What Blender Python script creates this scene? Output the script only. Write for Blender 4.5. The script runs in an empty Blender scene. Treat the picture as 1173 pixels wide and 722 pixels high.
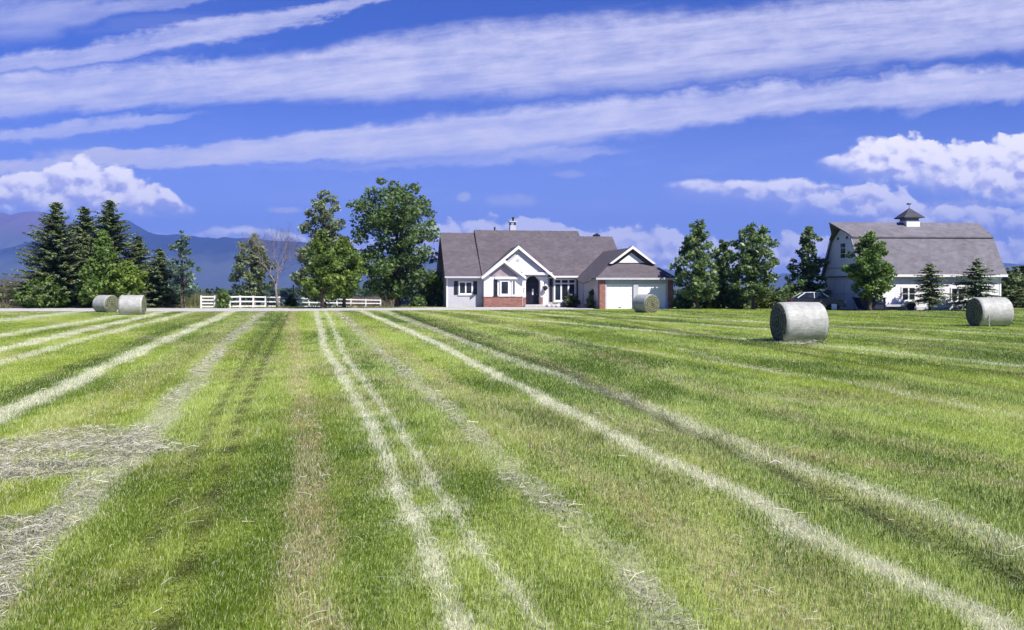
import bpy, bmesh, math, random
import numpy as np
from mathutils import Vector, Matrix

random.seed(4); RNG = np.random.default_rng(11)
S = bpy.context.scene
COL = S.collection
R = math.radians
F = 976.0          # focal length of the photograph in its own pixels
HX, HY = 586.5, 327.0   # the horizon point straight ahead
EYE = 2.1

def wx(px, Y): return (px - HX) * Y / F
def wz(py, Y): return EYE + (HY - py) * Y / F
def gy(py): return F * EYE / (py - HY)

# ------------------------------------------------------------------ materials
def new_mat(name):
    m = bpy.data.materials.new(name); m.use_nodes = True
    nt = m.node_tree
    return m, nt, nt.nodes['Principled BSDF']

def lin(n, a, b): n.id_data.links.new(a, b)

def noise(nt, scale, detail=4, rough=.55, vec=None, coord='Object'):
    n = nt.nodes.new('ShaderNodeTexNoise'); n.inputs['Scale'].default_value = scale
    n.inputs['Detail'].default_value = detail; n.inputs['Roughness'].default_value = rough
    if vec is None:
        tc = nt.nodes.new('ShaderNodeTexCoord'); vec = tc.outputs[coord]
    nt.links.new(vec, n.inputs['Vector'])
    return n

def mapped(nt, scale, coord='Object', rot=(0, 0, 0)):
    tc = nt.nodes.new('ShaderNodeTexCoord'); mp = nt.nodes.new('ShaderNodeMapping')
    mp.inputs['Scale'].default_value = scale; mp.inputs['Rotation'].default_value = rot
    nt.links.new(tc.outputs[coord], mp.inputs['Vector'])
    return mp.outputs['Vector']

def ramp(nt, fac, stops):
    r = nt.nodes.new('ShaderNodeValToRGB')
    el = r.color_ramp.elements
    while len(el) < len(stops): el.new(.5)
    for e, (p, c) in zip(el, stops):
        e.position = p; e.color = (*c, 1)
    nt.links.new(fac, r.inputs['Fac'])
    return r.outputs['Color']

def bump(nt, bsdf, height, strength=.3, dist=.02):
    b = nt.nodes.new('ShaderNodeBump'); b.inputs['Strength'].default_value = strength
    b.inputs['Distance'].default_value = dist
    nt.links.new(height, b.inputs['Height']); nt.links.new(b.outputs['Normal'], bsdf.inputs['Normal'])

def mat_noisy(name, c, var=.18, scale=3, rough=.8, bmp=0, bscale=30, spec=.3):
    m, nt, b = new_mat(name)
    n = noise(nt, scale, 5)
    lo = tuple(x * (1 - var) for x in c); hi = tuple(min(1, x * (1 + var)) for x in c)
    nt.links.new(ramp(nt, n.outputs['Fac'], [(.3, lo), (.7, hi)]), b.inputs['Base Color'])
    b.inputs['Roughness'].default_value = rough
    b.inputs['Specular IOR Level'].default_value = spec
    if bmp:
        n2 = noise(nt, bscale, 3); bump(nt, b, n2.outputs['Fac'], bmp, .02)
    return m

def mat_siding(name, c, board=.17):
    m, nt, b = new_mat(name)
    n = noise(nt, 1.3, 6)
    nt.links.new(ramp(nt, n.outputs['Fac'], [(.25, tuple(x * .9 for x in c)), (.75, tuple(min(.86, x * 1.06) for x in c))]), b.inputs['Base Color'])
    tc = nt.nodes.new('ShaderNodeTexCoord'); sx = nt.nodes.new('ShaderNodeSeparateXYZ')
    nt.links.new(tc.outputs['Object'], sx.inputs[0])
    d = nt.nodes.new('ShaderNodeMath'); d.operation = 'DIVIDE'; d.inputs[1].default_value = board
    nt.links.new(sx.outputs['Z'], d.inputs[0])
    f = nt.nodes.new('ShaderNodeMath'); f.operation = 'FRACT'; nt.links.new(d.outputs[0], f.inputs[0])
    inv = nt.nodes.new('ShaderNodeMath'); inv.operation = 'SUBTRACT'; inv.inputs[0].default_value = 1
    nt.links.new(f.outputs[0], inv.inputs[1])
    bump(nt, b, inv.outputs[0], .45, .015)
    b.inputs['Roughness'].default_value = .6
    return m

def mat_shingle(name, c):
    m, nt, b = new_mat(name)
    v = mapped(nt, (1, 1, 1), 'Object')
    n1 = noise(nt, .6, 5); n2 = noise(nt, 9, 3, .7)
    vo = nt.nodes.new('ShaderNodeTexVoronoi'); vo.inputs['Scale'].default_value = 1
    mp = mapped(nt, (2.2, 3.2, 4.2)); nt.links.new(mp, vo.inputs['Vector'])
    mix = nt.nodes.new('ShaderNodeMix'); mix.data_type = 'RGBA'; mix.inputs[0].default_value = .45
    a = ramp(nt, n2.outputs['Fac'], [(.3, tuple(x * .72 for x in c)), (.7, tuple(x * 1.3 for x in c))])
    r2 = nt.nodes.new('ShaderNodeValToRGB'); r2.color_ramp.elements[0].color = (*[x * .6 for x in c], 1); r2.color_ramp.elements[1].color = (*[x * 1.45 for x in c], 1)
    nt.links.new(vo.outputs['Color'], r2.inputs['Fac'])
    nt.links.new(a, mix.inputs[6]); nt.links.new(r2.outputs[0], mix.inputs[7])
    m2 = nt.nodes.new('ShaderNodeMix'); m2.data_type = 'RGBA'; m2.blend_type = 'MULTIPLY'; m2.inputs[0].default_value = 1
    nt.links.new(mix.outputs[2], m2.inputs[6])
    nt.links.new(ramp(nt, n1.outputs['Fac'], [(.3, (.85, .85, .86)), (.7, (1.1, 1.08, 1.1))]), m2.inputs[7])
    nt.links.new(m2.outputs[2], b.inputs['Base Color'])
    tc = nt.nodes.new('ShaderNodeTexCoord'); sx = nt.nodes.new('ShaderNodeSeparateXYZ'); nt.links.new(tc.outputs['Object'], sx.inputs[0])
    d = nt.nodes.new('ShaderNodeMath'); d.operation = 'MULTIPLY'; d.inputs[1].default_value = 8; nt.links.new(sx.outputs['Z'], d.inputs[0])
    f = nt.nodes.new('ShaderNodeMath'); f.operation = 'FRACT'; nt.links.new(d.outputs[0], f.inputs[0])
    bump(nt, b, f.outputs[0], .35, .02)
    b.inputs['Roughness'].default_value = .9
    return m

def mat_brick(name):
    m, nt, b = new_mat(name)
    br = nt.nodes.new('ShaderNodeTexBrick')
    br.inputs['Color1'].default_value = (.22, .05, .035, 1); br.inputs['Color2'].default_value = (.33, .12, .085, 1)
    br.inputs['Mortar'].default_value = (.30, .25, .23, 1)
    br.inputs['Scale'].default_value = 1; br.inputs['Brick Width'].default_value = .24; br.inputs['Row Height'].default_value = .08
    br.inputs['Mortar Size'].default_value = .01
    # lay the bricks along (x + y, z) so that every upright face gets courses
    tc = nt.nodes.new('ShaderNodeTexCoord'); sx = nt.nodes.new('ShaderNodeSeparateXYZ'); nt.links.new(tc.outputs['Object'], sx.inputs[0])
    ad = nt.nodes.new('ShaderNodeMath'); nt.links.new(sx.outputs['X'], ad.inputs[0]); nt.links.new(sx.outputs['Y'], ad.inputs[1])
    cx = nt.nodes.new('ShaderNodeCombineXYZ'); nt.links.new(ad.outputs[0], cx.inputs[0]); nt.links.new(sx.outputs['Z'], cx.inputs[1])
    nt.links.new(cx.outputs[0], br.inputs['Vector'])
    n = noise(nt, 2.5, 5)
    mix = nt.nodes.new('ShaderNodeMix'); mix.data_type = 'RGBA'; mix.blend_type = 'MULTIPLY'; mix.inputs[0].default_value = 1
    nt.links.new(br.outputs['Color'], mix.inputs[6]); nt.links.new(ramp(nt, n.outputs['Fac'], [(.3, (.7, .7, .7)), (.7, (1.2, 1.15, 1.15))]), mix.inputs[7])
    nt.links.new(mix.outputs[2], b.inputs['Base Color'])
    bump(nt, b, br.outputs['Fac'], -.4, .01)
    b.inputs['Roughness'].default_value = .9
    return m

def mat_glass(name, c=(.012, .016, .025)):
    m, nt, b = new_mat(name)
    n = noise(nt, 1.5, 2)
    nt.links.new(ramp(nt, n.outputs['Fac'], [(.35, c), (.7, tuple(x * 2.2 for x in c))]), b.inputs['Base Color'])
    b.inputs['Roughness'].default_value = .08
    return m

def mat_attr(name, attr='tint', transl=.3, rough=.7, spec=.25, nscale=0, shine=False):
    """leaf and blade material: colour of the leaf itself from its attribute, some light passing through"""
    m, nt, b = new_mat(name)
    at = nt.nodes.new('ShaderNodeAttribute'); at.attribute_name = attr
    col = at.outputs['Color']
    if nscale:
        n = noise(nt, nscale, 5)
        mix = nt.nodes.new('ShaderNodeMix'); mix.data_type = 'RGBA'; mix.blend_type = 'MULTIPLY'; mix.inputs[0].default_value = 1
        nt.links.new(col, mix.inputs[6]); nt.links.new(ramp(nt, n.outputs['Fac'], [(.3, (.72, .72, .72)), (.7, (1.25, 1.25, 1.25))]), mix.inputs[7])
        col = mix.outputs[2]
    nt.links.new(col, b.inputs['Base Color'])
    b.inputs['Roughness'].default_value = rough; b.inputs['Specular IOR Level'].default_value = spec
    if transl:
        t = nt.nodes.new('ShaderNodeBsdfTranslucent'); nt.links.new(col, t.inputs['Color'])
        ms = nt.nodes.new('ShaderNodeMixShader'); ms.inputs[0].default_value = transl
        nt.links.new(b.outputs[0], ms.inputs[1]); nt.links.new(t.outputs[0], ms.inputs[2])
        nt.links.new(ms.outputs[0], nt.nodes['Material Output'].inputs['Surface'])
    return m

# ------------------------------------------------------------------ objects
def tag(o, label=None, cat=None, group=None, kind=None):
    if label: o['label'] = label
    if cat: o['category'] = cat
    if group: o['group'] = group
    if kind: o['kind'] = kind
    return o

def empty(name, loc, rz=0, label=None, cat=None, group=None):
    o = bpy.data.objects.new(name, None); COL.objects.link(o)
    o.location = loc; o.rotation_euler = (0, 0, rz); o.empty_display_size = .3
    return tag(o, label, cat, group)

def link_mesh(name, me, mat, parent=None, smooth=False):
    o = bpy.data.objects.new(name, me); COL.objects.link(o)
    if mat: me.materials.append(mat)
    if parent is not None: o.parent = parent
    if smooth: me.polygons.foreach_set('use_smooth', [True] * len(me.polygons))
    return o

def np_mesh(name, V, faces_n, idx, tint=None, dom='FACE'):
    """mesh from arrays: V (n,3), faces_n = corners of each face, idx = flat corner list"""
    me = bpy.data.meshes.new(name)
    nf = len(faces_n)
    me.vertices.add(len(V)); me.vertices.foreach_set('co', np.ascontiguousarray(V, dtype=np.float32).ravel())
    me.loops.add(len(idx)); me.loops.foreach_set('vertex_index', np.ascontiguousarray(idx, dtype=np.int32))
    me.polygons.add(nf)
    st = np.concatenate([[0], np.cumsum(faces_n)[:-1]]).astype(np.int32)
    me.polygons.foreach_set('loop_start', st)
    me.update(calc_edges=True)
    if tint is not None:
        a = me.attributes.new('tint', 'FLOAT_COLOR', dom)
        c = np.ones((len(tint), 4), np.float32); c[:, :3] = tint
        a.data.foreach_set('color', c.ravel())
    return me

class MB:
    """collects boxes, prisms, tubes and sheets; build() links them as one mesh"""
    def __init__(s): s.v = []; s.f = []
    def add(s, vs, fs):
        o = len(s.v); s.v += [tuple(p) for p in vs]; s.f += [tuple(i + o for i in f) for f in fs]; return s
    def box(s, x0, x1, y0, y1, z0, z1):
        vs = [(x0, y0, z0), (x1, y0, z0), (x1, y1, z0), (x0, y1, z0), (x0, y0, z1), (x1, y0, z1), (x1, y1, z1), (x0, y1, z1)]
        return s.add(vs, [(0, 3, 2, 1), (4, 5, 6, 7), (0, 1, 5, 4), (1, 2, 6, 5), (2, 3, 7, 6), (3, 0, 4, 7)])
    def prism(s, poly, d):
        """poly: planar 3-D outline; d: extrusion vector"""
        n = len(poly); d = Vector(d)
        vs = [Vector(p) for p in poly] + [Vector(p) + d for p in poly]
        fs = [tuple(range(n))[::-1], tuple(range(n, 2 * n))] + [(i, (i + 1) % n, n + (i + 1) % n, n + i) for i in range(n)]
        return s.add(vs, fs)
    def tube(s, pts, rad, seg=8, cap=True):
        pts = [Vector(p) for p in pts]; n = len(pts); o = len(s.v)
        if not hasattr(rad, '__len__'): rad = [rad] * n
        for i, p in enumerate(pts):
            t = (pts[min(i + 1, n - 1)] - pts[max(i - 1, 0)]).normalized()
            a = t.orthogonal().normalized() if abs(t.z) > .9 else t.cross(Vector((0, 0, 1))).normalized()
            b = t.cross(a)
            for k in range(seg):
                th = 2 * math.pi * k / seg
                s.v.append(tuple(p + (a * math.cos(th) + b * math.sin(th)) * rad[i]))
        for i in range(n - 1):
            for k in range(seg):
                k2 = (k + 1) % seg
                s.f.append((o + i * seg + k, o + i * seg + k2, o + (i + 1) * seg + k2, o + (i + 1) * seg + k))
        if cap:
            s.f.append(tuple(o + k for k in range(seg))[::-1]); s.f.append(tuple(o + (n - 1) * seg + k for k in range(seg)))
        return s
    def lathe(s, prof, seg=20, M=None):
        """prof: (radius, height) pairs turned round z, then moved by matrix M"""
        o = len(s.v); n = len(prof); M = M or Matrix()
        for r, z in prof:
            for k in range(seg):
                th = 2 * math.pi * k / seg
                s.v.append(tuple(M @ Vector((r * math.cos(th), r * math.sin(th), z))))
        for i in range(n - 1):
            for k in range(seg):
                k2 = (k + 1) % seg
                s.f.append((o + i * seg + k, o + i * seg + k2, o + (i + 1) * seg + k2, o + (i + 1) * seg + k))
        s.f.append(tuple(o + k for k in range(seg))[::-1]); s.f.append(tuple(o + (n - 1) * seg + k for k in range(seg)))
        return s
    def build(s, name, mat, parent=None, smooth=False, bev=0):
        me = bpy.data.meshes.new(name); me.from_pydata(s.v, [], s.f)
        bm = bmesh.new(); bm.from_mesh(me); bmesh.ops.recalc_face_normals(bm, faces=bm.faces)
        if bev:
            bmesh.ops.bevel(bm, geom=[e for e in bm.edges if len(e.link_faces) == 2 and e.calc_face_angle(0) > .6], offset=bev, segments=2, affect='EDGES', clamp_overlap=True)
        bm.to_mesh(me); bm.free()
        return link_mesh(name, me, mat, parent, smooth)

# ------------------------------------------------------------------ value noise for numpy
def vnoise(x, y, seed=0):
    xi = np.floor(x).astype(np.int64); yi = np.floor(y).astype(np.int64); fx = x - xi; fy = y - yi
    fx = fx * fx * (3 - 2 * fx); fy = fy * fy * (3 - 2 * fy)
    def h(a, b):
        n = (a * 374761393 + b * 668265263 + seed * 1442695041) & 0xffffffff
        n = ((n ^ (n >> 13)) * 1274126177) & 0xffffffff
        return ((n ^ (n >> 16)) & 0xffff) / 65535.0
    return (h(xi, yi) * (1 - fx) + h(xi + 1, yi) * fx) * (1 - fy) + (h(xi, yi + 1) * (1 - fx) + h(xi + 1, yi + 1) * fx) * fy
def fbm(x, y, oct=4, seed=0):
    s = 0; a = .5; t = 0
    for o in range(oct):
        s = s + a * vnoise(x * 2 ** o, y * 2 ** o, seed + o); t += a; a *= .5
    return s / t
def sstep(a, b, x):
    t = np.clip((x - a) / (b - a), 0, 1); return t * t * (3 - 2 * t)

# ------------------------------------------------------------------ camera, sun, sky
cam = bpy.data.cameras.new('camera'); co = bpy.data.objects.new('camera', cam); COL.objects.link(co)
cam.sensor_width = 36; cam.lens = 36 * F / 1173; cam.shift_y = -(361 - HY) / 1173
co.location = (0, 0, EYE); co.rotation_euler = (math.pi / 2, 0, 0)
cam.clip_start = .1; cam.clip_end = 60000
S.camera = co

SUN_EL, SUN_AZ = R(48), R(136)      # azimuth clockwise from +Y: behind the camera, to the right
sd = Vector((math.sin(SUN_AZ) * math.cos(SUN_EL), math.cos(SUN_AZ) * math.cos(SUN_EL), math.sin(SUN_EL)))
sl = bpy.data.lights.new('sun', 'SUN'); sl.energy = 5.0; sl.angle = R(.5); sl.color = (1, .95, .87)
so = bpy.data.objects.new('sun', sl); COL.objects.link(so); so.rotation_euler = sd.to_track_quat('Z', 'Y').to_euler(); so.location = (40, -40, 60)

W = bpy.data.worlds.new('World'); S.world = W; W.use_nodes = True
wt = W.node_tree; wt.nodes.clear()
def wn(t): return wt.nodes.new(t)
def val(x, inp):
    if isinstance(x, (int, float)): inp.default_value = x
    else: wt.links.new(x, inp)
def M(op, a, b=None, c=None, clamp=False):
    n = wn('ShaderNodeMath'); n.operation = op; n.use_clamp = clamp
    val(a, n.inputs[0])
    if b is not None: val(b, n.inputs[1])
    if c is not None: val(c, n.inputs[2])
    return n.outputs[0]
def SS(a, b, x):
    n = wn('ShaderNodeMapRange'); n.interpolation_type = 'SMOOTHSTEP'
    val(x, n.inputs['Value']); val(a, n.inputs['From Min']); val(b, n.inputs['From Max'])
    return n.outputs['Result']
def vec3(x, y, z=0):
    n = wn('ShaderNodeCombineXYZ'); val(x, n.inputs[0]); val(y, n.inputs[1]); val(z, n.inputs[2]); return n.outputs[0]
def nz(v, scale, detail=6, rough=.6, dist=0):
    n = wn('ShaderNodeTexNoise'); n.inputs['Scale'].default_value = scale; n.inputs['Detail'].default_value = detail
    n.inputs['Roughness'].default_value = rough; n.inputs['Distortion'].default_value = dist
    wt.links.new(v, n.inputs['Vector']); return n.outputs['Fac']
def curve(x, pts):
    """piecewise curve of hundred-pixel units: x in -2..14, value in -2..5"""
    n = wn('ShaderNodeFloatCurve')
    c = n.mapping.curves[0]
    P = [((p / 100 + 2) / 16, (q / 100 + 2) / 7) for p, q in pts]
    while len(c.points) < len(P): c.points.new(.5, .5)
    for cp, (p, q) in zip(c.points, P): cp.location = (p, q); cp.handle_type = 'AUTO_CLAMPED'
    n.mapping.update()
    wt.links.new(M('DIVIDE', M('ADD', x, 2), 16), n.inputs['Value'])
    return M('SUBTRACT', M('MULTIPLY', n.outputs[0], 7), 2)
def rgbmix(f, a, b):
    n = wn('ShaderNodeMix'); n.data_type = 'RGBA'; val(f, n.inputs[0])
    for i, c in ((6, a), (7, b)):
        if isinstance(c, tuple): n.inputs[i].default_value = (*c, 1)
        else: wt.links.new(c, n.inputs[i])
    return n.outputs[2]

SKY = .07; EXPO = .6
sky = wn('ShaderNodeTexSky'); sky.sky_type = 'NISHITA'; sky.sun_disc = False
sky.sun_elevation = SUN_EL; sky.sun_rotation = SUN_AZ; sky.air_density = 1.0; sky.dust_density = .25; sky.ozone_density = 3.0
tint = wn('ShaderNodeMix'); tint.data_type = 'RGBA'; tint.blend_type = 'MULTIPLY'; tint.inputs[0].default_value = 1
wt.links.new(sky.outputs[0], tint.inputs[6]); tint.inputs[7].default_value = (.27, .43, 1.16, 1)
tc = wn('ShaderNodeTexCoord'); sx = wn('ShaderNodeSeparateXYZ'); wt.links.new(tc.outputs['Generated'], sx.inputs[0])
ay = M('MAXIMUM', M('ABSOLUTE', sx.outputs['Y']), .08)
# direction of the sky point on the plane one unit ahead (north), in hundreds of photo pixels
P = M('ADD', M('MULTIPLY', M('DIVIDE', sx.outputs['X'], ay), F / 100), HX / 100)
Q = M('SUBTRACT', HY / 100, M('MULTIPLY', M('DIVIDE', sx.outputs['Z'], ay), F / 100))
along = M('SUBTRACT', P, M('MULTIPLY', Q, .12)); across = M('ADD', Q, M('MULTIPLY', P, .11))
st1 = nz(vec3(M('MULTIPLY', along, .35), M('MULTIPLY', across, 2.6), 1.7), 1.0, 9, .62, .4)
st2 = nz(vec3(M('MULTIPLY', along, .9), M('MULTIPLY', across, 7.5), 4.2), 1.0, 8, .65, .3)
mot = nz(vec3(along, M('MULTIPLY', across, 1.6), 8.8), 1.7, 9, .66, .2)
Qw = M('ADD', Q, M('ADD', M('MULTIPLY', M('SUBTRACT', st1, .5), .30), M('MULTIPLY', M('SUBTRACT', mot, .5), .34)))
def band(center, half, soft=.5, gain=1.0):
    soft *= .80
    d = M('DIVIDE', M('ABSOLUTE', M('SUBTRACT', Qw, curve(P, center))), M('MAXIMUM', curve(P, half), .005))
    body = M('SUBTRACT', 1, SS(1 - soft, 1 + soft, d))
    return M('MULTIPLY', M('MULTIPLY', body, gain), SS(.015, .07, curve(P, half)))
bands = [
    band([(-200, 90), (60, 70), (240, 38), (420, 0), (600, -50), (1400, -190)], [(-200, 10), (60, 11), (240, 12), (420, 6), (600, 2), (1400, 1)], .6, .75),
    band([(-200, 30), (30, 18), (110, 12), (300, -15), (1400, -120)], [(-200, 18), (30, 24), (110, 12), (300, 5), (1400, 1)], .9, .5),
    band([(-200, 130), (0, 112), (300, 88), (600, 66), (900, 44), (1173, 20), (1400, 0)], [(-200, 20), (0, 22), (300, 26), (600, 40), (900, 37), (1173, 34), (1400, 30)], .45, .88),
    band([(-200, 180), (0, 158), (130, 144), (250, 130), (400, 115), (1400, 20)], [(-200, 9), (0, 8), (130, 8), (250, 2), (400, .2), (1400, .2)], .6, .7),
    band([(-200, 205), (150, 183), (400, 165), (600, 149), (800, 122), (1173, 92), (1400, 74)], [(-200, 6), (150, 10), (400, 16), (600, 26), (800, 20), (1173, 19), (1400, 17)], .45, .95),
    band([(-200, 215), (300, 192), (480, 186), (640, 178), (760, 170), (1400, 130)], [(-200, 1), (300, 3), (480, 5), (640, 7), (760, 1), (1400, .2)], .8, .6),
]
cir = bands[0]
for b in bands[1:]: cir = M('MAXIMUM', cir, b)
cir = M('MULTIPLY', cir, M('ADD', M('ADD', .46, M('MULTIPLY', SS(.28, .68, st2), .40)), M('MULTIPLY', SS(.3, .7, mot), .30)), clamp=True)
# thin veil everywhere
veil = M('MULTIPLY', SS(.5, .8, st1), .20)
cir = M('MAXIMUM', cir, veil)
front = SS(.0, .12, sx.outputs['Y'])
cir = M('MULTIPLY', cir, M('MULTIPLY', front, SS(-2.2, -.6, Q)))
# cumulus: billowing edges between a top and a bottom line
bil = nz(vec3(P, M('MULTIPLY', Q, 1.25), 3.1), 3.6, 10, .62, .35)
bil2 = nz(vec3(P, M('MULTIPLY', Q, 1.3), 7.7), 11, 8, .62, .25)
def vor(v, scale, sm=.5):
    n = wn('ShaderNodeTexVoronoi'); n.feature = 'SMOOTH_F1'; n.voronoi_dimensions = '2D'; n.inputs['Scale'].default_value = scale; n.inputs['Smoothness'].default_value = sm
    wt.links.new(v, n.inputs['Vector']); return n.outputs['Distance']
def billow(dx, dy):
    px_ = M('ADD', M('ADD', P, dx), M('MULTIPLY', M('SUBTRACT', bil2, .5), .22)); qx_ = M('MULTIPLY', M('ADD', M('ADD', Q, dy), M('MULTIPLY', M('SUBTRACT', bil, .5), .22)), 1.35)
    a = M('MULTIPLY', M('SUBTRACT', .45, vor(vec3(px_, qx_), 3.4)), .75); b_ = M('MULTIPLY', M('SUBTRACT', .45, vor(vec3(px_, qx_), 8.5)), .34)
    return M('ADD', a, b_)
h0_, h1_ = billow(0, 0), billow(.05, -.09)
slope_ = M('SUBTRACT', h0_, h1_)
wob = M('ADD', M('ADD', M('ADD', M('MULTIPLY', h0_, .34), M('MULTIPLY', M('SUBTRACT', bil, .5), .30)), M('MULTIPLY', M('SUBTRACT', bil2, .5), .12)), .02)
def cumulus(top, bot, gain=1.0, basesoft=.12, sh=.55):
    t = curve(P, top); bb = curve(P, bot)
    th = M('MAXIMUM', M('SUBTRACT', bb, t), .001)
    a1 = SS(0, .06, M('ADD', M('SUBTRACT', Q, t), M('MULTIPLY', wob, M('MINIMUM', M('MULTIPLY', th, 1.3), .62))))
    a2 = SS(-basesoft, basesoft, M('ADD', M('SUBTRACT', bb, Q), M('MULTIPLY', wob, .25)))
    thick = SS(.02, .12, th)
    al = M('MULTIPLY', M('MULTIPLY', M('MULTIPLY', M('MULTIPLY', a1, a2), thick), gain), front)
    rel = M('ADD', M('DIVIDE', M('SUBTRACT', Q, t), th), M('MULTIPLY', M('SUBTRACT', .5, bil2), .5))
    return al, SS(sh - .55, sh + .75, M('ADD', rel, M('ADD', M('MULTIPLY', M('SUBTRACT', .5, bil), 1.0), M('MULTIPLY', slope_, -1.9))))
cums = [
    cumulus([(-200, 206), (0, 202), (30, 194), (60, 186), (100, 182), (130, 190), (160, 203), (190, 215), (222, 236), (260, 250), (1400, 250)],
            [(-200, 240), (0, 236), (40, 240), (115, 243), (222, 242), (260, 250), (1400, 250)], 1, .14, .6),
    cumulus([(-200, 190), (900, 190), (940, 180), (985, 162), (1040, 156), (1085, 166), (1130, 162), (1173, 148), (1250, 140), (1400, 150)],
            [(-200, 190), (900, 188), (940, 186), (985, 200), (1040, 206), (1085, 216), (1173, 232), (1250, 236), (1400, 236)], 1, .16, .75),
    cumulus([(-200, 215), (740, 212), (790, 205), (850, 206), (900, 204), (960, 212), (1020, 212), (1070, 232), (1173, 238), (1400, 238)],
            [(-200, 215), (740, 212), (790, 217), (850, 224), (900, 232), (960, 244), (1020, 262), (1070, 268), (1173, 268), (1400, 268)], .85, .2, .55),
    cumulus([(-200, 258), (0, 262), (220, 266), (255, 258), (310, 262), (345, 268), (420, 272), (500, 258), (560, 250), (640, 254), (700, 262), (740, 256), (790, 270), (850, 276), (910, 268), (980, 275), (1173, 276), (1400, 280)],
            [(-200, 275), (0, 275), (220, 272), (255, 274), (310, 276), (345, 280), (420, 300), (500, 310), (560, 310), (640, 312), (740, 314), (850, 314), (910, 310), (980, 314), (1173, 314), (1400, 314)], .8, .14, .5),
]
def puff(px, py, rx, ry, g=.7):
    d = M('SQRT', M('ADD', M('POWER', M('DIVIDE', M('SUBTRACT', P, px / 100), rx / 100), 2), M('POWER', M('DIVIDE', M('SUBTRACT', Q, py / 100), ry / 100), 2)))
    return M('MULTIPLY', SS(0, .6, M('ADD', M('SUBTRACT', 1, d), M('MULTIPLY', wob, 2.2))), g)
puffs = None
for a in [(110, 178, 70, 9, .6), (40, 205, 60, 10, .4), (326, 241, 20, 5, .75), (531, 226, 10, 6, .7), (588, 230, 32, 10, .45), (650, 200, 22, 5, .35), (820, 211, 50, 6, .4), (720, 275, 40, 10, .4), (1090, 240, 60, 14, .5)]:
    p_ = puff(*a); puffs = p_ if puffs is None else M('MAXIMUM', puffs, p_)
k = 1 / (SKY * 2 ** EXPO)
cirrus_c = tuple(x * k for x in (.82, .81, 1.03)); white_c = tuple(x * k for x in (1.45, 1.36, 1.32)); under_c = tuple(x * k for x in (.58, .58, .98))
low_c = tuple(x * k for x in (.47, .57, 1.14))
colr = rgbmix(M('MULTIPLY', SS(.6, 3.2, Q), .72), tint.outputs[2], low_c)
colr = rgbmix(cir, colr, cirrus_c)
colr = rgbmix(puffs, colr, tuple(x * k for x in (.72, .72, .93)))
for al, sh in (cums[3], cums[2], cums[0], cums[1]):
    colr = rgbmix(al, colr, rgbmix(sh, white_c, under_c))
bg = wn('ShaderNodeBackground'); bg.inputs['Strength'].default_value = SKY; wt.links.new(colr, bg.inputs['Color'])
wo = wn('ShaderNodeOutputWorld'); wt.links.new(bg.outputs[0], wo.inputs['Surface'])
W.cycles.sampling_method = 'MANUAL'; W.cycles.sample_map_resolution = 512

vs = S.view_settings; vs.view_transform = 'Standard'; vs.look = 'None'; vs.gamma = 1; vs.exposure = EXPO
S.render.engine = 'CYCLES'
cy = S.cycles; cy.max_bounces = 5; cy.diffuse_bounces = 3; cy.glossy_bounces = 2; cy.transmission_bounces = 3; cy.volume_bounces = 0; cy.transparent_max_bounces = 6
cy.use_denoising = True; cy.use_adaptive_sampling = True; cy.adaptive_threshold = .02
# ------------------------------------------------------------------ the lie of the land
def ground_z(x, y):
    x = np.asarray(x, float); y = np.asarray(y, float)
    start = 80 + 18 * sstep(-12, -4, x)
    z = -np.clip((y - start) * .027, 0, 12.5)
    z = z + .05 * (fbm(x * .12 + 50, y * .12 + 50, 3, 3) - .5) * sstep(70, 55, y)
    return z

def edge_y(x):
    """where the mown field ends and the gravel lane or the yards begin"""
    return np.interp(x, [-200, -45, -22, -5, 4, 7.5, 8, 15.5, 16.2, 28, 46, 200], [67.8, 67.8, 68, 71.6, 73.2, 73.6, 73.6, 74.2, 75.5, 73.2, 74.5, 75])

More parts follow.
